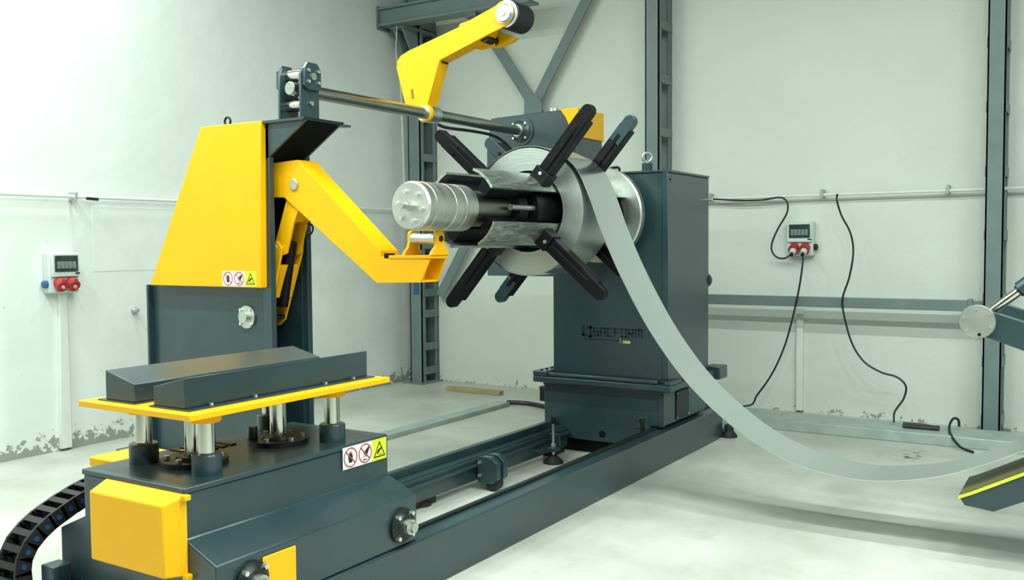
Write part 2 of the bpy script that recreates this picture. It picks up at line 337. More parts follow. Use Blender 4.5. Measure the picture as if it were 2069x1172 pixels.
# conduits
t = thing('wall_conduit', 'white conduit pipe running along the left wall above the socket box', 'conduit', (4.0, LW, 1.98))
obj('pipe', cyl(BM(), (1.0, LW - 0.07, 1.995), (8.5, LW - 0.07, 1.995), 0.014, seg=12), PIPE, t)
for x in (2.4, 4.47, 6.6): obj('pipe_clip', box(BM(), x - 0.012, x + 0.012, LW - 0.09, LW, 1.965, 2.03), GALV, t, 0.003)
obj('cable_end', cyl(BM(), (4.56, LW - 0.085, 1.985), (4.66, LW - 0.085, 1.98), 0.012, seg=8), CABLE, t)
t = thing('wall_conduit', 'white conduit pipe running along the back wall above the plugged socket box', 'conduit', (BW, 1.5, 2.0))
obj('pipe', cyl(BM(), (BW - 0.085, -6, 2.045), (BW - 0.085, 3.70, 2.02), 0.014, seg=12), PIPE, t)
for y in (-1.5, 1.15, 2.20, 3.27): obj('pipe_clip', box(BM(), BW - 0.11, BW, y - 0.012, y + 0.012, 2.0, 2.075), GALV, t, 0.003)
# socket boxes
def socket_box(o, u, nrm, label, plugged):
    """o: lower left back corner on wall, u: along wall, nrm: off wall"""
    t = thing('socket_box', label, 'socket box', o); o = Vector(o); u = Vector(u); n = Vector(nrm); z = Vector((0, 0, 1))
    def pt(a, d, h): return o + u * a + n * d + z * h
    def bx(name, a0, a1, d0, d1, h0, h1, mt, par, bev=0.004):
        A, B = pt(a0, d0, h0), pt(a1, d1, h1)
        return obj(name, box(BM(), min(A.x, B.x), max(A.x, B.x), min(A.y, B.y), max(A.y, B.y), h0 + o.z, h1 + o.z), mt, par, bev)
    bx('body', 0, 0.245, 0, 0.09, 0, 0.315, PLASTIC, t, 0.012)
    bx('lid', 0.01, 0.235, 0.09, 0.115, 0.125, 0.308, PLASTIC, t, 0.008)
    wd = bx('breaker_window', 0.03, 0.222, 0.113, 0.122, 0.165, 0.29, SMOKE, t, 0.004)
    for k in range(5): bx('breaker', 0.048 + 0.032 * k, 0.076 + 0.032 * k, 0.120, 0.125, 0.19, 0.245, BREAK, wd, 0.002)
    bx('window_hinge', 0.20, 0.236, 0.112, 0.122, 0.147, 0.157, RUBBER, t, 0.002)
    for k in (0, 1):
        c = pt(0.075 + 0.10 * k, 0.085, 0.085); d = (n * 0.85 - z * 0.52).normalized()
        s = obj('power_socket', lathe(BM(), c, d, [(0, 0.044), (0.02, 0.046), (0.05, 0.044), (0.052, 0.047), (0.066, 0.047), (0.066, 0.036), (0.06, 0.034)], 24), RED, t)
        obj('socket_flap', cyl(BM(), c + d * 0.055 + z * 0.028, c + d * 0.078 + z * 0.034, 0.034, 0.028, seg=20), RED, s)
        if plugged:
            obj('plug', lathe(BM(), c + d * 0.05 - z * 0.006, d, [(0, 0.030), (0.03, 0.031), (0.05, 0.024), (0.06, 0.024)], 18), PLASTIC, s)
            obj('cable_gland', cyl(BM(), c + d * 0.108 - z * 0.006, c + d * 0.13 - z * 0.012, 0.016, seg=12), RUBBER, s)
        else:
            obj('socket_centre', cyl(BM(), c + d * 0.062, c + d * 0.084, 0.013, seg=12), mat('pale_red', (0.75, 0.35, 0.33), 0.4), s)
    return t, pt
t, pt = socket_box((4.225, LW, 1.245), (1, 0, 0), (0, -1, 0), 'grey socket box with two empty red sockets on the left wall', False)
c = pt(-0.004, 0.05, 0.07); obj('blue_socket', lathe(BM(), c, (-1, -0.25, 0), [(0, 0.03), (0.02, 0.03), (0.024, 0.022), (0.03, 0.02)], 18), BLUEP, t, label='small blue side socket')
t2, pt2 = socket_box((BW, 2.52, 1.47), (0, -1, 0), (-1, 0, 0), 'grey socket box with two plugged red sockets on the back wall', True)
c = pt2(0.248, 0.05, 0.08); obj('side_socket', lathe(BM(), c, (-0.2, -1, 0), [(0, 0.03), (0.02, 0.03), (0.024, 0.024)], 18), RUBBER, t2)
# trunking below boxes
a = P(118, 596, 'y', LW); b_ = P(133, 905, 'y', LW)
tag(obj('cable_trunking', prism(BM(), [(4.315, 0.02), (4.405, 0.02), (4.40, 1.245), (4.335, 1.245)], 'y', LW - 0.04, LW), PIPE, None, 0.004), 'white trunking dropping from the empty socket box to the floor', 'trunking')
yb = P(1619, 560, 'x', BW).y
tag(obj('cable_trunking', box(BM(), BW - 0.045, BW, yb - 0.03, yb + 0.03, 0.02, 0.98), PIPE, None, 0.004), 'white trunking on the back wall under the plugged socket box', 'trunking')
# black power cables on the back wall
def wallc(pts, x): return [tuple(P(a, b, 'x', x)) for a, b in pts]
tag(obj('power_cable', tube(BM(), wallc([(1440, 402), (1490, 405), (1540, 404), (1575, 399), (1590, 408), (1590, 430), (1572, 462), (1560, 490), (1560, 508), (1570, 520), (1585, 522)], 8.80) + [tuple(pt2(0.07, 0.19, 0.012))], 0.0085), CABLE), 'black cable looping from the conduit into the first red plug', 'cable')
tag(obj('power_cable', tube(BM(), [tuple(pt2(0.175, 0.185, 0.006))] + wallc([(1622, 530), (1615, 580), (1602, 640), (1585, 700), (1560, 755), (1530, 798), (1510, 820)], 8.605) + [(8.3, 3.15, 0.10), (8.15, 3.2, 0.095)], 0.0085), CABLE), 'black cable hanging from the second red plug down to the floor duct', 'cable')
tag(obj('power_cable', tube(BM(), wallc([(1692, 392), (1691, 405)], 8.79) + wallc([(1700, 435), (1718, 470)], 8.70) + wallc([(1724, 510), (1716, 560), (1703, 600), (1704, 630), (1720, 690), (1745, 730), (1780, 752), (1812, 762), (1830, 780), (1826, 805)], 8.605) + [tuple(P(1808, 832, 'x', 8.4)), tuple(P(1806, 852, 'x', 8.2))], 0.0085), CABLE), 'black cable hanging loose over the wall rail from the conduit', 'cable')
tag(obj('wall_fitting', lathe(BM(), (P(270, 627, 'y', LW)), (0, -1, 0), [(0, 0.03), (0.02, 0.03), (0.03, 0.018), (0.06, 0.016)], 16), GALV), 'small metal pipe stub sticking out of the left wall', 'fitting')
# floor ducts
tag(obj('floor_duct', box(BM(), 7.95, 8.36, -3.0, 3.35, 0, 0.085), GALV, None, 0.006), 'galvanised cable duct lying on the floor along the back wall', 'cable duct')
ya = P(779, 890, 'z', 0).y
tag(obj('floor_duct', box(BM(), 5.3, 7.82, ya - 0.01, ya + 0.13, 0, 0.04), GALV, None, 0.004), 'galvanised cable duct lying on the floor behind the rails', 'cable duct')
tag(obj('ground_cable', tube(BM(), [(7.82, 4.99, 0.03), (7.86, 4.95, 0.03), (7.9, 4.75, 0.025), (7.7, 4.3, 0.025), (7.3, 3.85, 0.03), (7.14, 3.70, 0.05)], 0.022), CABLE), 'thick black cable on the floor between the duct and the machine base', 'cable')
tag(obj('timber_plank', box(BM(), 8.31, 8.40, 5.40, 6.10, 0, 0.042), WOOD, None, 0.004), 'pale timber plank lying on the floor beside the corner column', 'plank')
q = P(1866, 856, 'z', 0.1)
t = thing('cable_roll', 'short black roll of cable lying on the floor duct', 'cable', (q.x, q.y, 0.085))
for k in range(3): obj('cable_turn', tube(BM(), [(8.12 + 0.02 * k, q.y + 0.13, 0.103 + 0.012 * (k % 2)), (8.12 + 0.03 * k, q.y, 0.100 + 0.014 * (k % 2)), (8.13 + 0.02 * k, q.y - 0.14, 0.103)], 0.014), CABLE, t)
tag(obj('loose_cable', tube(BM(), [tuple(P(1938, 862, 'x', 8.3)), tuple(P(1936, 848, 'x', 8.3)), tuple(P(1926, 846, 'x', 8.25)), tuple(P(1918, 862, 'x', 8.15)), tuple(P(1922, 880, 'x', 7.98)), tuple(P(1940, 903, 'z', 0.03)), tuple(P(1967, 914, 'z', 0.01))], 0.010), CABLE), 'curled loose end of black cable poking up from the duct', 'cable')
# ------------------------------------------------------------------ rails on the floor
def rail(y0, y1, x0, x1, label, inner):
    t = thing('floor_rail', label, 'rail', (4.5, (y0 + y1) / 2, 0), 'coil car rails')
    bm = BM(); fl = 0.012
    out = y0 if inner > 0 else y1
    if inner > 0: box(bm, x0, x1, y0, y1, 0.0, 0.247)
    else: box(bm, x0, x1, y0 + 0.02, y1, 0.05, 0.205); box(bm, x0, x1, y0, y0 + 0.02, 0.05, 0.195)
    obj('beam', bm, BLUE, t, 0.008)
    if inner > 0:
        obj('running_bar', box(BM(), x0, x1, y1 - 0.03, y1, 0.247, 0.262), OXIDE, t, 0.003)
    else:
        obj('running_bar', box(BM(), x0, x1, y1 - 0.045, y1, 0.205, 0.250), BLUE, t, 0.003)
        obj('side_ledge', box(BM(), x0, x1, y0 - 0.03, y0, 0.150, 0.165), BLUE, t, 0.003)
        for fx in (2.6, 4.55, 6.2): obj('rail_packer', box(BM(), fx - 0.1, fx + 0.1, y0 + 0.03, y1 - 0.02, 0, 0.05), OXIDE, t)
    return t
def foot(t, x, y, s):
    obj('foot_bracket', box(BM(), x - 0.045, x + 0.045, min(y, y + s * 0.09), max(y, y + s * 0.09), 0.09, 0.12), BLUE, t, 0.004)
    obj('foot_bracket', box(BM(), x + 0.03, x + 0.045, min(y, y + s * 0.09), max(y, y + s * 0.09), 0.12, 0.21), BLUE, t, 0.004)
    obj('levelling_screw', cyl(BM(), (x, y + s * 0.05, 0.03), (x, y + s * 0.05, 0.33), 0.011, seg=12), ZINC, t)
    obj('levelling_nut', cyl(BM(), (x, y + s * 0.05, 0.12), (x, y + s * 0.05, 0.145), 0.02, seg=6), ZINC, t)
    obj('screw_cap', cyl(BM(), (x, y + s * 0.05, 0.29), (x, y + s * 0.05, 0.335), 0.02, seg=14), OXIDE, t)
    obj('foot_pad', lathe(BM(), (x, y + s * 0.05, 0), (0, 0, 1), [(0, 0.075), (0.012, 0.075), (0.05, 0.03), (0.06, 0.03)], 20), RUBBER, t)
nr = rail(2.635, 2.765, 2.05, 7.42, 'dark blue steel rail beam with a smooth outer side, in front of the machine base', 1)
fr = rail(3.465, 3.595, 2.05, 6.29, 'dark blue steel rail beam carrying stop block and ledge, ending at the machine base', -1)
foot(fr, 5.93, 3.435, -1)
q = P(848, 1020, 'z', 0.0); obj('foot_pad', lathe(BM(), (q.x, q.y, 0), (0, 0, 1), [(0, 0.075), (0.012, 0.075), (0.05, 0.03), (0.09, 0.03)], 20), RUBBER, fr)
bm = BM(); obj('foot_bracket', box(BM(), 7.42, 7.52, 2.62, 2.76, 0.04, 0.075), BLUE, nr, 0.006)
obj('foot_pad', lathe(BM(), (7.47, 2.60, 0), (0, 0, 1), [(0, 0.07), (0.012, 0.07), (0.05, 0.04), (0.1, 0.035)], 20), RUBBER, nr)
obj('foot_pad', lathe(BM(), (6.22, 2.60 + 0.21, 0), (0, 0, 1), [(0, 0.06), (0.012, 0.06), (0.05, 0.02), (0.30, 0.014), (0.30, 0.022), (0.33, 0.022)], 20), OXIDE, nr)
sb = P(985, 935, 'y', 3.44)
for dx in (0.0, 0.085):
    x = 5.02 + dx
    blk = obj('stop_block', prism(BM(), [(3.435, 0.05), (3.435, 0.215), (3.40, 0.225), (3.335, 0.225), (3.285, 0.19), (3.285, 0.08), (3.32, 0.05)], 'x', x, x + 0.05), BLUE, fr, 0.004)
    if dx == 0:
        for hz in (0.10, 0.185): bolt(blk, (x, 3.415, hz), (-1, 0, 0), 0.012, 0.014)
obj('stop_wheel', cyl(BM(), (5.03, 3.33, 0.05), (5.10, 3.33, 0.05), 0.045, seg=20), RUBBER, fr)
obj('end_stop', box(BM(), 2.13, 2.21, 3.49, 3.57, 0.205, 0.338), BLUE, fr, 0.006)
obj('end_stop', box(BM(), 2.10, 2.24, 3.30, 3.45, 0.22, 0.27), BLUE, fr, 0.006)
# ------------------------------------------------------------------ coil car
t = car = thing('coil_car', 'dark blue coil car with yellow lifting table on the floor rails', 'coil car', (2.8, AY, 0.249))
prof = [(2.65, 0.249), (2.65, 0.462), (2.815, 0.532), (2.815, 0.70), (3.415, 0.70), (3.415, 0.532), (3.58, 0.462), (3.58, 0.249)]
obj('chassis', prism(BM(), prof, 'x', 2.226, 3.376), BLUE, t, 0.006)
obj('deck_plate', box(BM(), 2.222, 3.368, 2.809, 3.421, 0.70, 0.722), BLUE, t, 0.004)
def flange_bearing(par, c, n, R=0.062, dark=True, hub=0.032, nb=4, rot=math.pi / 4, mt=None):
    c = Vector(c); n = Vector(n).normalized(); u, v = frame_of(n)
    f = obj('flange_bearing', lathe(BM(), c, n, [(0, R), (0.014, R), (0.018, R * 0.9), (0.03, R * 0.72), (0.036, R * 0.68)], 32), mt or OXIDE, par)
    obj('shaft_end', cyl(BM(), c + n * 0.02, c + n * 0.062, hub, seg=24), STEEL, f)
    obj('shaft_nut', cyl(BM(), c + n * 0.062, c + n * 0.082, hub * 0.72, seg=6), STEEL, f)
    for k in range(nb):
        a = 2 * math.pi * k / nb + rot; p = c + (u * math.cos(a) + v * math.sin(a)) * R * 0.86
        bolt(f, p + n * 0.014, n, 0.0105, 0.022)
    return f
flange_bearing(t, (3.262, 2.65, 0.345), (0, -1, 0), 0.078, hub=0.034)
flange_bearing(t, (2.385, 2.65, 0.362), (0, -1, 0), 0.078, hub=0.034)
pl = obj('cover_plate', box(BM(), 2.44, 2.61, 2.642, 2.65, 0.255, 0.436), YEL, t, 0.004, label='yellow cover plate')
for bx_ in (2.452, 2.598): bolt(pl, (bx_, 2.642, 0.424), (0, -1, 0), 0.005, 0.003)
# yellow end cover with chamfered edges
bm = BM(); A = [(2.226, 2.795, 0.402), (2.226, 3.266, 0.402), (2.226, 3.266, 0.705), (2.226, 2.795, 0.705)]; B = [(2.146, 2.832, 0.408), (2.146, 3.260, 0.408), (2.146, 3.260, 0.672), (2.146, 2.832, 0.672)]
va = [bm.verts.new(p) for p in A]; vb = [bm.verts.new(p) for p in B]
bm.faces.new(va); bm.faces.new(vb[::-1])
for i in range(4): bm.faces.new((va[i], vb[i], vb[(i + 1) % 4], va[(i + 1) % 4]))
obj('end_cover', bm, YEL, t, 0.006, label='chamfered yellow end cover')
obj('cover_lug', box(BM(), 2.2, 2.228, 2.775, 2.80, 0.685, 0.705), YEL, t, 0.003); obj('cover_lug', box(BM(), 2.2, 2.228, 2.775, 2.80, 0.395, 0.415), YEL, t, 0.003)
# far-side yellow cover and hose box
obj('side_cover', box(BM(), 2.525, 2.80, 3.60, 3.83, 0.622, 0.664), YEL, t, 0.006, label='flat yellow cover on the far side')
# guide posts, bushings, collars
def post(x, y):
    p = obj('guide_post', cyl(BM(), (x, y, 0.72), (x, y, 0.966), 0.034, seg=28), CHROME, t)
    obj('post_bushing', lathe(BM(), (x, y, 0.722), (0, 0, 1), [(0, 0.058), (0.075, 0.058), (0.08, 0.054), (0.08, 0.036)], 28), BLUE, p)
    obj('post_collar', lathe(BM(), (x, y, 0.925), (0, 0, 1), [(0, 0.056), (0.006, 0.06), (0.041, 0.06)], 28), YEL, p)
for x, y in ((2.425, 2.925), (2.425, 3.305), (3.125, 2.925), (3.16, 3.36)): post(x, y)
for x in (2.52, 2.98):
    f = obj('lift_cylinder', lathe(BM(), (x, AY, 0.722), (0, 0, 1), [(0, 0.135), (0.022, 0.135), (0.022, 0.075), (0.034, 0.07), (0.034, 0.04), (0.03, 0.036)], 32), OXIDE, t)
    obj('piston_rod', cyl(BM(), (x, AY, 0.74), (x, AY, 0.966), 0.036, seg=24), CHROME, f)
    for k in range(6):
        a = k * math.pi / 3 + 0.3; bolt(f, (x + 0.105 * math.cos(a), AY + 0.105 * math.sin(a), 0.744), (0, 0, 1), 0.013, 0.014)
for k in range(5): obj('deck_slat', box(BM(), 2.62 + 0.05 * k, 2.65 + 0.05 * k, 3.24, 3.40, 0.722, 0.728), OXIDE, t)
obj('deck_fitting', cyl(BM(), (2.90, 3.19, 0.722), (2.90, 3.19, 0.80), 0.022, seg=16), BLUE, t)
# lifting table with v-blocks
tb = obj('lifting_table', box(BM(), 2.237, 3.362, 2.783, 3.452, 0.966, 0.990), YEL, t, 0.003, label='yellow lifting table')
for s in (-1, 1):
    yo = AY + s * 0.237; yi = AY + s * 0.057
    obj('block_foot', box(BM(), 2.28, 3.325, min(yo + s * 0.035, yi - s * 0.012), max(yo + s * 0.035, yi - s * 0.012), 0.990, 0.996), BLUE, tb)
    vblk = obj('v_block', prism(BM(), [(yi, 0.996), (yi, 1.068), (yo, 1.112), (yo, 0.996)], 'x', 2.292, 3.312), BLUE, tb, 0.003)
    for x in (2.40, 2.62, 3.02, 3.2): bolt(tb, (x, yo + s * 0.016, 0.996), (0, 0, 1), 0.009, 0.010)
# warning stickers
def sticker(par, o, u, n, wd, ht, name='warning_sticker'):
    o = Vector(o); u = Vector(u).normalized(); n = Vector(n).normalized(); z = Vector((0, 0, 1)); bm = BM()
    def pg(pts, lift, mi):
        vs = [bm.verts.new(o + u * (a * wd) + z * (b * ht) + n * (0.0008 * lift)) for a, b in pts]
        try: f = bm.faces.new(vs); f.material_index = mi
        except ValueError: pass
    asp = ht / wd
    def ring(c, r, th, lift, mi, seg=28):
        for k in range(seg):
            a0 = 2 * math.pi * k / seg; a1 = 2 * math.pi * (k + 1) / seg
            pg([(c + math.cos(a0) * r * asp, 0.5 + math.sin(a0) * r), (c + math.cos(a1) * r * asp, 0.5 + math.sin(a1) * r),
                (c + math.cos(a1) * (r - th) * asp, 0.5 + math.sin(a1) * (r - th)), (c + math.cos(a0) * (r - th) * asp, 0.5 + math.sin(a0) * (r - th))], lift, mi)
    def shape(c, pts, lift, mi): pg([(c + a * asp, 0.5 + b) for a, b in pts], lift, mi)
    pg([(0, 0), (0.667, 0), (0.667, 1), (0, 1)], 1, 0); pg([(0.667, 0), (1, 0), (1, 1), (0.667, 1)], 1, 1)
    c = 0.17
    shape(c, [(-0.10, -0.24), (0.10, -0.24), (0.15, -0.02), (0.13, 0.14), (0.07, 0.15), (0.06, 0.26), (0.01, 0.27), (0.0, 0.16), (-0.04, 0.25), (-0.08, 0.23), (-0.07, 0.05), (-0.16, 0.08), (-0.15, 0.0)], 2, 3)
    c2 = 0.50
    shape(c2, [(0.26, 0.30), (0.30, 0.20), (0.12, -0.12), (0.02, -0.14), (-0.08, 0.04), (0.02, 0.14)], 2, 3)
    shape(c2, [(-0.12, -0.20), (-0.08, -0.20), (-0.08, 0.06), (-0.12, 0.06)], 2, 2); shape(c2, [(0.02, -0.20), (0.06, -0.20), (0.06, 0.0), (0.02, 0.0)], 2, 2)
    shape(c2, [(-0.16, -0.32), (0.12, -0.32), (0.12, -0.27), (-0.16, -0.27)], 2, 3)
    for cc in (c, c2):
        ring(cc, 0.45, 0.055, 3, 2); shape(cc, [(-0.33, 0.27), (-0.29, 0.31), (0.33, -0.27), (0.29, -0.31)], 3, 2)
    c3 = 0.833
    out = [(-0.42, -0.36), (0.42, -0.36), (0.0, 0.40)]; inn = [(-0.33, -0.305), (0.33, -0.305), (0.0, 0.29)]
    for k in range(3): shape(c3, [out[k], out[(k + 1) % 3], inn[(k + 1) % 3], inn[k]], 2, 3)
    shape(c3, [(-0.20, -0.16), (-0.14, -0.22), (-0.02, -0.12), (0.16, 0.02), (0.12, 0.08), (-0.04, 0.02), (-0.14, -0.06)], 2, 3)
    shape(c3, [(-0.05, -0.25), (0.2, -0.25), (0.2, -0.22), (-0.05, -0.22)], 2, 3)
    ob = obj(name, bm, [SWHITE, SYEL, SRED, SBLK], par, smooth=False, label='white and yellow hand warning sticker'); return ob
sticker(t, (3.062, 2.809, 0.614), (1, 0, 0), (0, -1, 0), 0.296, 0.098)
# ------------------------------------------------------------------ cable chain beside the car
t = thing('cable_chain', 'black cable drag chain with blue pins curling beside the coil car', 'cable chain', (2.3, 3.69, 0))
pitch = 0.0585
cpts = smooth_path([Vector((a_, 0, b_)) for a_, b_ in ((2.85, 0.575), (2.62, 0.572), (2.45, 0.558), (2.341, 0.527), (2.287, 0.506), (2.229, 0.480), (2.175, 0.447), (2.128, 0.403), (2.099, 0.349), (2.093, 0.289), (2.105, 0.215), (2.15, 0.135), (2.23, 0.075), (2.33, 0.042), (2.45, 0.036), (3.2, 0.036))], 12)
acc = [0.0]
for a_, b_ in zip(cpts, cpts[1:]): acc.append(acc[-1] + (b_ - a_).length)
def chain_at(s_):
    i_ = max(k_ for k_ in range(len(acc)) if acc[k_] <= s_); i_ = min(i_, len(cpts) - 2)
    f_ = (s_ - acc[i_]) / max(1e-6, acc[i_ + 1] - acc[i_]); d_ = cpts[i_ + 1] - cpts[i_]; p_ = cpts[i_] + d_ * f_
    return p_.x, p_.z, math.atan2(d_.z, d_.x)
nl = int(acc[-1] / pitch) - 1
for i in range(nl):
    x, z, a = chain_at((i + 0.5) * pitch); ca, sa = math.cos(a), math.sin(a)
    def loc(l, h): return (x + ca * l + sa * h, z + sa * l - ca * h)
    hl = pitch * 0.60; hh = 0.034
    bm = BM(); oct_ = [loc(*q) for q in ((-hl, -hh), (hl, -hh), (hl, hh), (-hl, hh))]
    prism(bm, oct_, 'y', 3.625, 3.637); prism(bm, oct_, 'y', 3.743, 3.755)
    prism(bm, [loc(*q) for q in ((-hl * 0.4, hh), (hl * 0.4, hh), (hl * 0.4, hh - 0.007), (-hl * 0.4, hh - 0.007))], 'y', 3.637, 3.743)
    prism(bm, [loc(*q) for q in ((-hl, -hh), (hl, -hh), (hl, 0.012 - hh), (-hl, 0.012 - hh))], 'y', 3.637, 3.743)
    lk = obj('chain_link', bm, RUBBER, t)
    c = loc(0, 0); obj('link_pin', cyl(BM(), (c[0], 3.626, c[1]), (c[0], 3.621, c[1]), 0.0105, seg=14), PIN, lk)
# ------------------------------------------------------------------ outboard support tower
t = tower = thing('support_tower', 'tall outboard support tower with yellow tapered guard beside the coil car', 'support tower', (4.25, 4.8, 0))
FX = 4.0
gp = PYZ([(303, 579), (526, 579), (525, 246), (405, 258)], FX)
gp = [(gp[0][0], 1.345), (4.30, 1.345), (4.285, 2.345), (gp[3][0], 2.345)]
obj('guard', prism(BM(), gp, 'x', FX, FX + 0.06), YEL, t, 0.006, label='yellow tapered guard')
obj('rear_guard', prism(BM(), [(a, b) if i not in (2,) else (4.30, 2.1) for i, (a, b) in enumerate([(5.34, 1.345), (4.30, 1.345), (4.30, 2.1), (4.9, 2.1)])], 'x', 4.385, 4.43), YEL, t, 0.006, label='yellow rear guard')
bp_ = [(5.44, 0.22), (5.44, 1.36), (4.83, 2.33), (4.30, 2.33), (4.30, 0.22)]
obj('side_plate', prism(BM(), bp_, 'x', 4.085, 4.10), BLUE, t)
obj('side_plate', prism(BM(), bp_, 'x', 4.335, 4.35), BLUE, t)
obj('back_plate', box(BM(), 4.045, 4.385, 5.425, 5.445, 0.22, 1.345), BLUE, t, 0.003)
for xa in (4.045, 4.35):
    obj('edge_flange', box(BM(), xa, xa + 0.04, 4.262, 4.335, 0.22, 2.33), BLUE, t, 0.003)
obj('inner_web', prism(BM(), [(5.42, 0.22), (5.42, 1.36), (4.83, 2.3), (4.62, 2.3), (4.62, 0.22)], 'x', 4.10, 4.335), BLACK, t)
obj('foot_plate', box(BM(), 3.96, 4.50, 4.15, 5.70, 0.0, 0.22), BLUE, t, 0.006)
obj('top_plate', prism(BM(), [(4.83, 2.345), (4.83, 2.33), (3.955, 2.33), (3.94, 2.345)], 'x', 4.02, 4.36), BLUE, t)
for xa in (4.045, 4.335): obj('corbel_gusset', prism(BM(), [(4.30, 2.33), (3.955, 2.33), (4.29, 2.115)], 'x', xa, xa + 0.015), BLUE, t)
obj('corbel_web', prism(BM(), [(3.955, 2.33), (4.29, 2.115), (4.29, 2.13), (3.975, 2.33)], 'x', 4.06, 4.335), mat('corbel_underside_shade', (0.004, 0.006, 0.007), 0.85, spec=0.1), t)  # web coloured near black to paint in the shade under the corbel
obj('top_tab', box(BM(), 4.30, 4.44, 3.96, 4.02, 2.325, 2.338), BLUE, t)
eyebolt(t, (4.12, 4.70, 2.345), 0.026, 0.007, (1, 0, 0), 0.012, OXIDE)
fb = obj('flange_bearing', lathe(BM(), (4.086, 4.515, 1.158), (-1, 0, 0), [(0, 0.072), (0.014, 0.072), (0.016, 0.07)], 32), STEEL, t)
obj('shaft_end', cyl(BM(), (4.08, 4.515, 1.158), (4.045, 4.515, 1.158), 0.03, seg=24), STEEL, fb)
for dy, dz in ((0.044, 0.044), (-0.044, 0.044), (0.044, -0.044), (-0.044, -0.044)): bolt(fb, (4.07, 4.515 + dy, 1.158 + dz), (-1, 0, 0), 0.010, 0.012)
sticker(t, (FX, 4.640, 1.352), (0, -1, 0), (-1, 0, 0), 0.300, 0.094)
# roller bracket for the rod
for yy in (3.978, 4.148):
    pts = [(4.035, 2.345), (4.035, 2.60), (4.06, 2.65), (4.165, 2.65), (4.185, 2.60), (4.185, 2.345)]
    obj('bracket_plate', prism(BM(), pts, 'y', yy, yy + 0.018), BLUE, t, 0.003)
    o_ = -0.022 if yy < 4 else 0.018
    pad = obj('bearing_pad', prism(BM(), [(4.045, 2.53), (4.045, 2.63), (4.075, 2.668), (4.15, 2.668), (4.182, 2.63), (4.182, 2.53), (4.15, 2.508), (4.075, 2.508)], 'y', yy + o_, yy + o_ + 0.022), BLUE, t, 0.003)
    for bx_, bz in ((4.073, 2.62), (4.155, 2.62), (4.073, 2.555), (4.155, 2.555)): bolt(pad, (bx_, yy + (o_ if o_ < 0 else 0.04), bz), (0, -1 if o_ < 0 else 1, 0), 0.0105, 0.012)
    obj('pin_end', cyl(BM(), (4.114, yy - 0.03, 2.588), (4.114, yy, 2.588), 0.022, seg=18), STEEL, pad)
obj('guide_roller', cyl(BM(), (4.11, 3.996, 2.605), (4.11, 4.148, 2.605), 0.038, seg=28), CHROME, t)
obj('guide_roller', cyl(BM(), (4.11, 3.996, 2.432), (4.11, 4.148, 2.432), 0.038, seg=28), CHROME, t)
bolt(t, (4.11, 3.972, 2.432), (0, -1, 0), 0.015, 0.012, STEEL)
# swing arm
ax0, ax1 = 4.125, 4.285
apts = PYZ([(548, 330), (601, 323), (768, 507), (770, 519), (868, 524), (850, 571), (761, 572), (574, 399), (548, 399)], ax0)
arm = obj('swing_arm', prism(BM(), apts, 'x', ax0, ax0 + 0.012), YEL, t, 0.002, label='yellow cranked swing arm')
obj('arm_side', prism(BM(), apts, 'x', ax1 - 0.012, ax1), YEL, arm, 0.002)
cut = apts[:3] + [(apts[3][0], apts[3][1])] + [(3.26, apts[4][1] + 0.003), (3.27, apts[5][1] + 0.003)] + [(apts[6][0], apts[6][1] + 0.003)] + apts[7:]
obj('arm_core', prism(BM(), cut, 'x', ax0 + 0.012, ax1 - 0.012), YEL, arm)
obj('arm_bottom', box(BM(), ax0 + 0.012, ax1 - 0.012, apts[5][0], 3.30, apts[5][1], apts[5][1] + 0.012), YEL, arm)
obj('saddle_plate', box(BM(), ax0 - 0.005, ax1 + 0.005, apts[4][0] - 0.005, 3.41, 1.523, 1.541), YEL, arm, 0.002)
obj('arm_slot', box(BM(), ax0 - 0.001, ax0 + 0.02, 3.385, 3.445, 1.524, 1.552), BLACK, arm)
for yy in (3.112, 3.30):
    ch = [(ax0, 1.541), (ax0 + 0.012, 1.562), (ax0 + 0.042, 1.585), (ax0 + 0.052, 1.615), (ax0 + 0.052, 1.645)]
    ch += [(ax0 + 0.085 - 0.036 * math.cos(a), 1.645 + 0.036 * math.sin(a)) for a in (0.5, 1.0, 1.57, 2.1, 2.6)]
    ch += [(ax0 + 0.121, 1.645), (ax0 + 0.121, 1.615), (ax0 + 0.133, 1.585), (ax0 + 0.16, 1.562), (ax1, 1.541)]
    ck = obj('roller_cheek', prism(BM(), ch, 'y', yy, yy + 0.02), YEL, arm, 0.002)
    obj('cheek_pin', cyl(BM(), (ax0 + 0.085, yy - 0.008, 1.632), (ax0 + 0.085, yy + 0.028, 1.632), 0.016, seg=16), OXIDE, ck)
obj('support_roller', lathe(BM(), (ax0 + 0.085, 3.134, 1.632), (0, 1, 0), [(0, 0.036), (0.03, 0.032), (0.083, 0.029), (0.136, 0.032), (0.166, 0.036)], 24), STEEL, arm)
pv = P(595, 373, 'x', ax0)
obj('pivot_cap', lathe(BM(), (ax0 - 0.014, pv.y, pv.z), (1, 0, 0), [(0, 0.03), (0.003, 0.034), (0.015, 0.034)], 24), STEEL, arm)
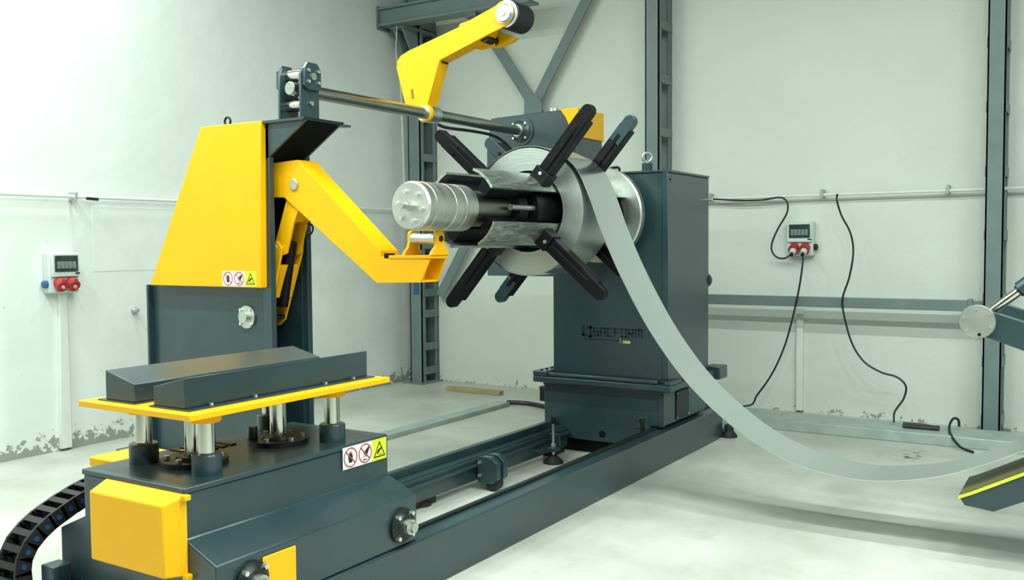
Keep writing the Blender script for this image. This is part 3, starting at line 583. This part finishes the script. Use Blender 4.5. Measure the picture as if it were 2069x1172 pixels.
# link and lever below the arm, inside the tower
lk = PYZ([(579, 402), (603, 424), (593, 450), (579, 512), (571, 516), (556, 490)], 4.14)
obj('lift_link', prism(BM(), lk, 'x', 4.14, 4.155), YEL, t, 0.002); obj('lift_link', prism(BM(), lk, 'x', 4.25, 4.265), YEL, t, 0.002)
lkc = PYZ([(579, 404), (602, 425), (593, 448), (570, 452)], 4.155); obj('link_web', prism(BM(), lkc, 'x', 4.155, 4.25), YEL, t)
lv = PYZ([(551, 492), (560, 487), (571, 502), (557, 575), (553, 604), (546, 604), (547, 500)], 4.125)
obj('lever_plate', prism(BM(), lv, 'x', 4.12, 4.136), YEL, t, 0.002)
lv2 = PYZ([(590, 500), (612, 478), (609, 512), (575, 646), (564, 657), (548, 655), (560, 560)], 4.27)
obj('lever_plate', prism(BM(), lv2, 'x', 4.27, 4.286), YEL, t, 0.002)
lw_ = PYZ([(559, 535), (572, 535), (557, 602), (552, 602)], 4.138); obj('lever_web', prism(BM(), lw_, 'x', 4.138, 4.27), YEL, t)
q = P(556, 641, 'x', 4.20); obj('lever_pin', cyl(BM(), (4.13, q.y, q.z), (4.29, q.y, q.z), 0.014, seg=14), OXIDE, t)
q = P(556, 500, 'x', 4.12); bolt(t, (4.12, q.y, q.z), (-1, 0, 0), 0.018, 0.016, STEEL)
cy0 = P(588, 505, 'x', 4.2); obj('lift_ram', cyl(BM(), (4.205, cy0.y, cy0.z + 0.05), (4.205, cy0.y + 0.09, cy0.z - 0.35), 0.035, seg=20), BLACK, t)
hz = [tuple(P(a, b, 'x', 4.25)) for a, b in ((622, 452), (630, 455), (632, 465), (626, 475), (618, 477))]
obj('hose_loop', tube(BM(), hz, 0.006), CABLE, t)
# ------------------------------------------------------------------ hold-down press arm on its rod
RY, RZ = 4.066, 2.520
t = thing('hold_down_arm', 'yellow cranked hold-down arm with black roller on a long steel rod', 'press arm', (5.4, RY, RZ))
obj('rod', cyl(BM(), (4.03, RY, RZ), (6.62, RY, RZ), 0.040, seg=32), ROD, t, 0.004)
hx0, hx1 = 5.335, 5.45
pf = [(836, 232), (818, 208), (801, 138), (802, 124), (809, 113), (824, 103), (926, 55), (929, 48), (948, 41), (1000, 12)]
pr = [(985, 70), (956, 86), (888, 122), (859, 228), (852, 238)]
full = PYZ(pf + pr, hx0)
ha = obj('arm_body', prism(BM(), full, 'x', hx0 + 0.012, hx1 - 0.012), YEL, t)
nose = PYZ(pf + [(1012, 2), (1032, 8), (1036, 28), (1026, 48), (1010, 58)] + pr, hx0)
obj('arm_cheek', prism(BM(), nose, 'x', hx0, hx0 + 0.012), YEL, t, 0.003, label='yellow cheek plate')
obj('arm_cheek', prism(BM(), full, 'x', hx1 - 0.012, hx1), YEL, t, 0.003)
obj('collar_ring', lathe(BM(), (hx0 - 0.012, RY, RZ), (1, 0, 0), [(0, 0.041), (0, 0.064), (0.026, 0.064)], 28), YEL, t)
obj('collar', lathe(BM(), (hx0 - 0.02, RY, RZ), (1, 0, 0), [(0, 0.042), (0, 0.054), (0.022, 0.054), (0.022, 0.062), (0.12, 0.062), (0.12, 0.056), (0.15, 0.056), (0.15, 0.042)], 28), STEEL, t)
q = P(835, 190, 'x', hx0); obj('arm_key', prism(BM(), [(q.y - 0.008, q.z - 0.035), (q.y + 0.014, q.z - 0.03), (q.y + 0.022, q.z + 0.035), (q.y + 0.0, q.z + 0.035)], 'x', hx0 - 0.002, hx0 + 0.005), mat('amber_slot', (0.30, 0.16, 0.01), 0.5), t)
q = P(888, 122, 'x', hx0); obj('arm_slot', box(BM(), hx0 + 0.03, hx1 - 0.02, q.y - 0.004, q.y + 0.01, q.z - 0.012, q.z - 0.002), BLACK, t)
rc = P(1020, 27, 'x', hx0); rc = Vector((0, rc.y, rc.z))
rl = obj('press_roller', lathe(BM(), (hx0 + 0.02, rc.y, rc.z), (1, 0, 0), [(0, 0.088), (0.008, 0.096), (0.20, 0.096), (0.208, 0.088)], 40), RUBBER, t, label='black rubber press roller')
obj('roller_rim', lathe(BM(), (hx0 + 0.012, rc.y, rc.z), (1, 0, 0), [(0, 0.09), (0.012, 0.09)], 36), STEEL, rl)
fd = obj('roller_flange', lathe(BM(), (hx0 - 0.03, rc.y, rc.z), (1, 0, 0), [(0, 0.030), (0.0, 0.055), (0.006, 0.060), (0.018, 0.060), (0.018, 0.067), (0.034, 0.067)], 36), STEEL, rl)
obj('roller_hub', cyl(BM(), (hx0 - 0.036, rc.y, rc.z), (hx0, rc.y, rc.z), 0.024, seg=20), ZINC, rl)
# bracket and motor under the arm nose
mb = PYZ([(958, 84), (985, 72), (1000, 74), (998, 92), (972, 101), (955, 97)], hx1)
obj('motor_bracket', prism(BM(), mb, 'x', hx1, hx1 + 0.02), YEL, t, 0.003)
mb2 = PYZ([(993, 72), (1008, 64), (1044, 76), (1034, 84), (1005, 96), (991, 95)], 5.50)
obj('motor_bracket', prism(BM(), mb2, 'x', 5.49, 5.54), YEL, t, 0.003)
q = P(985, 78, 'x', 5.40); obj('motor', cyl(BM(), (5.36, q.y, q.z), (5.50, q.y, q.z), 0.034, seg=20), OXIDE, t)
q = P(955, 22, 'x', 5.4); obj('valve_block', box(BM(), 5.36, 5.44, q.y - 0.05, q.y + 0.04, q.z - 0.05, q.z - 0.015), OXIDE, t)
tag(obj('hydraulic_hose', tube(BM(), [(5.50, RY + 0.01, RZ - 0.062), (5.6, RY, RZ - 0.075), (5.9, RY - 0.01, RZ - 0.07), (6.2, RY, RZ - 0.075), (6.36, RY - 0.02, RZ - 0.13), (6.50, RY - 0.06, RZ - 0.25), (6.60, RY - 0.1, RZ - 0.34)], 0.012), CABLE), 'black hydraulic hose slung under the hold-down rod', 'hose')
# ------------------------------------------------------------------ decoiler headstock
t = hs = thing('decoiler_housing', 'tall dark blue decoiler housing with maker lettering and cabinet base', 'machine housing', (7.2, 3.4, 0))
HX = 6.30
obj('cabinet', box(BM(), HX, 7.12, 2.647, 3.592, 0.581, 2.103), BLUE, t, 0.008)
obj('top_lip', box(BM(), HX - 0.01, 7.12, 2.641, 3.598, 2.103, 2.120), BLUE, t, 0.003)
obj('corner_strip', box(BM(), HX - 0.012, HX, 2.642, 2.685, 0.62, 2.103), BLUE, t, 0.003)
obj('base_cabinet', prism(BM(), [(2.775, 0.11), (2.775, 0.268), (2.684, 0.268), (2.684, 0.50), (2.65, 0.535), (3.70, 0.535), (3.674, 0.50), (3.674, 0.11)], 'x', HX, 7.15), BLUE, t, 0.006)
obj('base_plinth', box(BM(), HX + 0.08, 7.10, 2.80, 3.62, 0, 0.11), BLACK, t)
obj('base_stiffener', box(BM(), HX - 0.014, HX, 2.672, 2.714, 0.268, 0.50), BLUE, t, 0.003)
obj('slide_way', box(BM(), HX - 0.075, 7.06, 2.594, 3.734, 0.535, 0.581), BLUE, t, 0.008)
obj('slide_bar', box(BM(), HX - 0.06, HX - 0.022, 2.705, 3.64, 0.581, 0.613), BLUE, t, 0.010)
obj('slide_block', box(BM(), HX - 0.075, 6.58, 3.61, 3.734, 0.581, 0.622), BLUE, t, 0.008)
for k in range(4): bolt(t, (HX - 0.03 + 0.08 * k, 3.68, 0.622), (0, 0, 1), 0.011, 0.01, BLUE)
obj('slide_block', box(BM(), HX - 0.075, 6.44, 2.594, 2.645, 0.581, 0.609), BLUE, t, 0.008)
obj('slide_arm', box(BM(), 7.0, 7.24, 2.61, 2.69, 0.535, 0.585), BLUE, t)
obj('slide_block', box(BM(), 7.18, 7.36, 2.575, 2.71, 0.51, 0.612), BLUE, t, 0.008)
c0, c1_ = P(1365, 860, 'y', 2.684), P(1390, 790, 'y', 2.684)
cp = obj('access_cover', box(BM(), c0.x, c1_.x, 2.674, 2.684, 0.285, 0.495), OXIDE, t, 0.004)
for bx_ in (c0.x + 0.012, c1_.x - 0.012):
    for bz in (0.30, 0.48): bolt(cp, (bx_, 2.674, bz), (0, -1, 0), 0.006, 0.004)
q = P(1217, 877, 'x', HX); obj('base_hole', cyl(BM(), (HX + 0.002, q.y, q.z), (HX - 0.004, q.y, q.z), 0.026, seg=20), BLACK, t)
q = P(1300, 872, 'x', HX); obj('base_clip', tube(BM(), [(HX - 0.005, q.y + 0.05, q.z + 0.03), (HX - 0.005, q.y, q.z + 0.03), (HX - 0.005, q.y, q.z - 0.02)], 0.007, 6, 0), BLUE, t)
obj('junction_box', box(BM(), 6.42, 6.56, 3.674, 3.79, 0.35, 0.47), OXIDE, t, 0.008)
obj('junction_label', box(BM(), 6.415, 6.42, 3.685, 3.712, 0.365, 0.445), LOGOY, t)
q = P(1308, 345, 'x', HX + 0.14)
obj('lifting_boss', cyl(BM(), (HX + 0.14, q.y, 2.12), (HX + 0.14, q.y, 2.185), 0.040, seg=20), BLUE, t, 0.004)
eyebolt(t, (HX + 0.14, q.y, 2.185), 0.033, 0.010, (1, 0.5, 0), 0.01)
q = P(1434, 404, 'y', 2.647); obj('cable_gland', cyl(BM(), (7.10, 2.647, q.z), (7.10, 2.61, q.z), 0.014, seg=12), ZINC, t)
q = P(1432, 566, 'y', 2.66); obj('side_knob', cyl(BM(), (7.12, 2.69, q.z), (7.15, 2.69, q.z), 0.062, seg=24), BLUE, t)
q = P(1352, 362, 'y', 2.647); obj('cabinet_screw', cyl(BM(), (q.x + 0.02, 2.648, q.z), (q.x + 0.02, 2.64, q.z), 0.008, seg=8), OXIDE, t)
q = P(1242, 345, 'x', HX + 0.02); obj('grab_handle', tube(BM(), [(HX + 0.03, q.y + 0.06, 2.115), (HX + 0.03, q.y + 0.045, 2.15), (HX + 0.03, q.y - 0.025, 2.155), (HX + 0.03, q.y - 0.035, 2.115)], 0.010), BLACK, t)
# drive box beside the cabinet, carries the rod bearing
bxp = PYZ([(975, 300), (985, 238), (1128, 220), (1160, 240), (1160, 560), (975, 557)], 6.6)
yl, yr = 4.405, 3.60
obj('drive_box', prism(BM(), [(yl + 0.005, 1.335), (yl, 2.38), (yl - 0.045, 2.645), (yr, 2.665), (yr - 0.05, 2.60), (yr - 0.05, 1.335)], 'x', 6.62, 7.06), BLUE, t, 0.006)
obj('corner_guard', prism(BM(), [(yr + 0.10, 2.668), (yr - 0.062, 2.668), (yr - 0.062, 2.44), (yr - 0.02, 2.44), (yr + 0.01, 2.52), (yr + 0.05, 2.60)], 'x', 6.612, 7.07), YEL, t, 0.004, label='yellow corner guard')
obj('corner_guard', prism(BM(), [(yl + 0.0, 2.60), (yl - 0.045, 2.655), (yl - 0.10, 2.655), (yl - 0.06, 2.61)], 'x', 6.64, 7.08), YEL, t, 0.004, label='yellow corner guard')
flange_bearing(t, (6.62, RY, RZ), (-1, 0, 0), 0.095, hub=0.05, mt=BLUE)
obj('bearing_seat', lathe(BM(), (6.622, RY, RZ), (-1, 0, 0), [(0, 0.12), (0.012, 0.12)], 32), BLUE, t)
obj('hose_port', cyl(BM(), (6.62, 4.27, 2.37), (6.58, 4.27, 2.37), 0.07, seg=24), BLUE, t)
obj('box_bolt', cyl(BM(), (6.7, 3.80, 2.66), (6.7, 3.80, 2.69), 0.04, seg=12), ZINC, t)
# maker lettering
def strokes(par, name, segs, o, mt, th, lift=0.002):
    """segs: list of ((a,b),(c,d)) in metres; a runs along -y, b up"""
    bm = BM()
    for (a, b), (c, d) in segs:
        v = Vector((c - a, d - b)); L_ = v.length; v = v / L_; n = Vector((-v.y, v.x)) * th / 2; e = v * th / 2
        pts = [(a - e.x - n.x, b - e.y - n.y), (c + e.x - n.x, d + e.y - n.y), (c + e.x + n.x, d + e.y + n.y), (a - e.x + n.x, b - e.y + n.y)]
        prism(bm, [(o[1] - p, o[2] + q) for p, q in pts], 'x', o[0] - lift, o[0] + 0.001)
    return obj(name, bm, mt, par, smooth=False)
GL = {'S': [(1, 1, 0, 1), (0, 1, 0, .5), (0, .5, 1, .5), (1, .5, 1, 0), (1, 0, 0, 0)], 'A': [(0, 0, 0, 1), (0, 1, 1, 1), (1, 1, 1, 0), (0, .5, 1, .5)], 'C': [(1, 1, 0, 1), (0, 1, 0, 0), (0, 0, 1, 0)],
      'F': [(1, 1, 0, 1), (0, 1, 0, 0), (0, .5, .8, .5)], 'O': [(0, 0, 0, 1), (0, 1, 1, 1), (1, 1, 1, 0), (1, 0, 0, 0)], 'R': [(0, 0, 0, 1), (0, 1, 1, 1), (1, 1, 1, .5), (1, .5, 0, .5), (.4, .5, 1, 0)], 'M': [(0, 0, 0, 1), (0, 1, 1, 1), (.5, 1, .5, .1), (1, 1, 1, 0)]}
def word(txt, x0, z0, cw, chh, gap, sl=0.0):
    out = []
    for ch in txt:
        wd = cw * (1.35 if ch == 'M' else 1)
        for a, b, c, d in GL[ch]: out.append(((x0 + a * wd, z0 + b * chh), (x0 + c * wd, z0 + d * chh)))
        x0 += wd + gap
    return out
q = P(1176, 679, 'x', HX); lo_ = (HX, q.y, q.z)
strokes(t, 'maker_lettering', word('SACFORM', 0.102, 0.010, 0.035, 0.056, 0.022), lo_, LOGO, 0.0095)
strokes(t, 'maker_emblem', [((0.012, 0.012), (0.012, 0.075)), ((0.012, 0.012), (0.032, 0.012)), ((0.052, 0.068), (0.074, 0.068)), ((0.074, 0.068), (0.074, 0.002)), ((0.074, 0.002), (0.062, 0.0))], lo_, LOGO, 0.019)
strokes(t, 'maker_underline', [((0.02, -0.020), (0.31, -0.020))], lo_, LOGO, 0.006)
strokes(t, 'maker_plus', [((0.303, -0.020), (0.329, -0.020)), ((0.316, -0.037), (0.316, -0.003))], lo_, LOGOG, 0.005)
strokes(t, 'maker_suffix', word('ROM', 0.342, -0.037, 0.012, 0.018, 0.007), lo_, LOGOY, 0.005)
# ------------------------------------------------------------------ expanding mandrel
t = md = thing('expanding_mandrel', 'steel expanding mandrel with black spreader arms holding the coil', 'mandrel', (5.2, AY, AZ - 0.25))
def ax(x): return (x, AY, AZ)
obj('end_cylinder', lathe(BM(), ax(3.945), (1, 0, 0), [(0, 0.122), (0.012, 0.131), (0.062, 0.131), (0.064, 0.128), (0.070, 0.128), (0.072, 0.132), (0.235, 0.132), (0.237, 0.130), (0.245, 0.130), (0.247, 0.132), (0.335, 0.132), (0.337, 0.130), (0.345, 0.130), (0.347, 0.132), (0.455, 0.132), (0.465, 0.122), (0.465, 0.05)], 56), STEEL, t)
ec = obj('end_nut', cyl(BM(), ax(3.945), ax(3.90), 0.031, seg=6), STEEL, t)
obj('nut_stud', cyl(BM(), ax(3.90), ax(3.865), 0.017, seg=16), STEEL, ec)
for k in range(6):
    a = k * math.pi / 3 + 0.2; bolt(t, (3.945, AY + 0.082 * math.cos(a), AZ + 0.082 * math.sin(a)), (-1, 0, 0), 0.0125, 0.016)
obj('drum_shaft', lathe(BM(), ax(4.38), (1, 0, 0), [(0, 0.105), (0.42, 0.105), (0.42, 0.07), (1.8, 0.07)], 40), mat('oily_shaft_steel', (0.26, 0.26, 0.22), 0.35, metal=1.0, var=0.2), t)
obj('drum_hub', lathe(BM(), ax(4.79), (1, 0, 0), [(0, 0.106), (0.02, 0.15), (0.10, 0.16), (0.12, 0.14), (0.12, 0.075)], 32), BLACK, t)
for k in range(4):
    a = math.radians(86 + 90 * k); obj('drum_tie_bar', cyl(BM(), (4.7, AY + 0.15 * math.cos(a), AZ + 0.15 * math.sin(a)), (6.1, AY + 0.15 * math.cos(a), AZ + 0.15 * math.sin(a)), 0.018, seg=14), STEEL, t)
obj('drum_core', lathe(BM(), ax(4.95), (1, 0, 0), [(0, 0.10), (0.01, 0.19), (1.15, 0.19)], 32), BLACK, t)
ANG = [41.0, 131.0, 221.0, 311.0]
for a0 in ANG:
    bm = BM(); hw = 21.0; n = 10; rings = []
    def rp(x, r, a): a = math.radians(a); return bm.verts.new((x, AY + r * math.cos(a), AZ + r * math.sin(a)))
    for x, r1, r2 in ((4.42, 0.225, 0.240), (6.12, 0.238, 0.253)):
        rings.append(([rp(x, r2, a0 - hw + 2 * hw * i / n) for i in range(n + 1)], [rp(x, r1, a0 - hw + 2 * hw * i / n) for i in range(n + 1)]))
    (o1, i1), (o2, i2) = rings
    for i in range(n):
        bm.faces.new((o1[i], o1[i + 1], o2[i + 1], o2[i])); bm.faces.new((i1[i + 1], i1[i], i2[i], i2[i + 1])); bm.faces.new((o1[i + 1], o1[i], i1[i], i1[i + 1])); bm.faces.new((o2[i], o2[i + 1], i2[i + 1], i2[i]))
    bm.faces.new((o1[0], o2[0], i2[0], i1[0])); bm.faces.new((o2[n], o1[n], i1[n], i2[n]))
    sh = obj('drum_segment', bm, SHOE, t)
    d = Vector((0, math.cos(math.radians(a0)), math.sin(math.radians(a0)))); p = Vector((0, -d.z, d.y)); X = Vector((1, 0, 0)); C = Vector((0, AY, AZ))
    # dark rib carrying the segment
    bm = BM()
    def obx(bm, x0, x1, r0, r1, h):
        vs = [bm.verts.new(C + X * x + d * r + p * s) for x in (x0, x1) for r, s in ((r0, -h), (r1, -h), (r1, h), (r0, h))]
        for f in ((0, 1, 2, 3), (7, 6, 5, 4), (0, 4, 5, 1), (1, 5, 6, 2), (2, 6, 7, 3), (3, 7, 4, 0)): bm.faces.new([vs[i] for i in f])
        return bm
    obj('segment_rib', obx(BM(), 4.50, 6.10, 0.12, 0.226, 0.035), BLACK, sh)
    for xa, nm in ((5.0, 'front'), (5.585, 'rear')):
        root = obj('spreader_arm', obx(BM(), xa, xa + 0.075, 0.235, 0.72, 0.047), BLACK, t, 0.004)
        # rounded sliding tip
        bm = BM(); prof_ = [(0.60, -0.041), (0.765, -0.041)] + [(0.765 + 0.041 * math.sin(b), -0.041 * math.cos(b)) for b in [math.pi * i / 10 for i in range(1, 10)]] + [(0.765, 0.041), (0.60, 0.041)]
        A_ = [bm.verts.new(C + X * (xa - 0.006) + d * r + p * s) for r, s in prof_]; B_ = [bm.verts.new(C + X * (xa + 0.045) + d * r + p * s) for r, s in prof_]
        bm.faces.new(A_[::-1]); bm.faces.new(B_)
        for i in range(len(A_)): bm.faces.new((A_[i], A_[(i + 1) % len(A_)], B_[(i + 1) % len(A_)], B_[i]))
        obj('arm_tip', bm, BLUE if nm == 'rear' else BLACK, root, 0.004)
        obj('arm_slide', obx(BM(), xa - 0.010, xa, 0.33, 0.66, 0.013), BLACK, root, 0.003)
        bk = obj('arm_bracket', obx(BM(), xa - 0.02, xa + 0.085, 0.225, 0.32, 0.058), BLACK, root, 0.006)
        bolt(bk, C + X * (xa - 0.02) + d * 0.295 + p * 0.0, (-1, 0, 0), 0.012, 0.010)
obj('back_disc', lathe(BM(), ax(6.12), (1, 0, 0), [(0, 0.20), (0, 0.335), (0.01, 0.345), (0.06, 0.345), (0.07, 0.335), (0.07, 0.20)], 56), STEEL, t, label='bright steel back disc')
obj('mandrel_neck', lathe(BM(), ax(6.10), (1, 0, 0), [(0, 0.21), (0.09, 0.21), (0.09, 0.17), (0.199, 0.17)], 40), BLACK, t)
# ------------------------------------------------------------------ steel coil and its strip
X0, X1 = 5.14, 5.53
t = thing('steel_coil', 'bright steel coil on the mandrel with its strip hanging in a loop', 'steel coil', (5.335, AY, AZ - 0.4))
obj('coil', lathe(BM(), ax(X0), (1, 0, 0), [(0, 0.258), (0, 0.402), (X1 - X0, 0.402), (X1 - X0, 0.258)], 96, closed=True), COILM, t)
# wound outer turns and free strip as one band: (y, z) centreline
band = []
for k in range(29):
    f = k / 28; a = math.radians(-118 + f * (238)); r = 0.405 + 0.008 * f
    band.append((AY + r * math.cos(a), AZ + r * math.sin(a)))   # ends at 120 deg, just past the top towards -y
hang = [(2.840, 2.128), (2.743, 2.030), (2.665, 1.860), (2.600, 1.690), (2.461, 1.396), (2.255, 1.050), (2.010, 0.755), (1.712, 0.522), (1.440, 0.396), (1.180, 0.347), (0.955, 0.352), (0.695, 0.408), (0.470, 0.503), (0.320, 0.580), (0.05, 0.70), (-0.25, 0.80), (-0.5, 0.84)]
path = smooth_path([Vector((0, y, z)) for y, z in band + hang], 5)
bm = BM(); th = 0.003; rows = []
for i, q in enumerate(path):
    d = (path[min(i + 1, len(path) - 1)] - path[max(i - 1, 0)]).normalized(); n = Vector((0, -d.z, d.y))
    rows.append([bm.verts.new((x, q.y + n.y * s, q.z + n.z * s)) for x, s in ((X0, -th / 2), (X1, -th / 2), (X1, th / 2), (X0, th / 2))])
for A, B in zip(rows, rows[1:]):
    for k in range(4): bm.faces.new((A[k], A[(k + 1) % 4], B[(k + 1) % 4], B[k]))
bm.faces.new(rows[0][::-1]); bm.faces.new(rows[-1])
obj('strip', bm, STRIP, t, label='plain grey steel strip hanging in a loop')
# ------------------------------------------------------------------ strip feeder at the right
t = thing('strip_feeder', 'dark blue strip feeder with yellow edged entry guide and steel roller', 'strip feeder', (5.4, -0.2, 0))
gx0, gx1 = 5.05, 5.46
near = [(1937, 1000), (1966, 991), (2069, 953)]
gt = PYZ(near, gx0); e = ((gt[2][0] - gt[1][0]), (gt[2][1] - gt[1][1])); gt.append((gt[2][0] + e[0] * 1.6, gt[2][1] + e[1] * 1.6))
obj('guide_table', prism(BM(), gt + [(a, b - 0.012) for a, b in gt[::-1]], 'x', gx0, gx1), SHADED, t, label='guide table coloured dark olive for the shade of the strip')
side = PYZ([(1937, 1003), (1949, 1021), (2007, 1034), (2069, 1014)], gx0 - 0.012); e2 = (side[3][0] - side[2][0], side[3][1] - side[2][1])
sp = [gt[0], side[1], side[2], side[3], (side[3][0] + e2[0] * 1.5, side[3][1] + e2[1] * 1.5), (gt[3][0], gt[3][1] - 0.005), (gt[1][0], gt[1][1] - 0.006)]
for xa in (gx0 - 0.014, gx1): obj('guide_side', prism(BM(), sp, 'x', xa, xa + 0.014), BLUE, t, 0.002)
obj('guide_edge', prism(BM(), gt + [(a, b - 0.016) for a, b in gt[::-1]], 'x', gx0 - 0.022, gx0 - 0.013), OLIVE, t, label='yellow edge strip')
obj('feeder_frame', box(BM(), 5.0, 5.9, -1.3, 0.0, 0, 0.55), BLUE, t, 0.01); obj('feeder_head', box(BM(), 5.02, 5.14, -1.3, 0.02, 0.55, 1.7), BLUE, t, 0.01); obj('feeder_head', box(BM(), 5.76, 5.88, -1.3, 0.02, 0.55, 1.7), BLUE, t, 0.01)
obj('feed_roll', cyl(BM(), (5.14, -0.45, 0.93), (5.76, -0.45, 0.93), 0.085, seg=28), STEEL, t)
dc = P(1975, 650, 'x', 5.05)
obj('entry_roller', cyl(BM(), (5.06, dc.y, dc.z), (5.72, dc.y, dc.z), 0.036, seg=28), CHROME, t)
dd = obj('roller_disc', lathe(BM(), (5.035, dc.y, dc.z), (1, 0, 0), [(0, 0.079), (0.004, 0.082), (0.022, 0.082)], 40), STEEL, t)
for k in range(6):
    a = k * math.pi / 3 + 0.35; bolt(dd, (5.035, dc.y + 0.062 * math.cos(a), dc.z + 0.062 * math.sin(a)), (-1, 0, 0), 0.008, 0.006, ZINC if k != 4 else BLACK)
ap = PYZ([(1985, 622), (2010, 631), (2069, 650), (2069, 709), (1986, 679)], 5.07)
ap = [ap[0], ap[1], ap[2], (-0.15, ap[2][1] - 0.22), (-0.15, ap[3][1] - 0.22), ap[3], ap[4]]
for xa in (5.062, 5.72): obj('roller_arm', prism(BM(), ap, 'x', xa, xa + 0.05), BLUE, t, 0.004)
p0, p1 = P(1988, 640, 'x', 5.14), P(2062, 586, 'x', 5.14); pd = (p1 - p0)
obj('ram_rod', cyl(BM(), p0, p1, 0.022, seg=24), CHROME, t)
obj('ram_barrel', cyl(BM(), p1, p1 + pd * 3.0, 0.042, seg=24), BLUE, t)
obj('ram_gland', cyl(BM(), p1 - pd * 0.06, p1 + pd * 0.05, 0.03, seg=24), OXIDE, t)
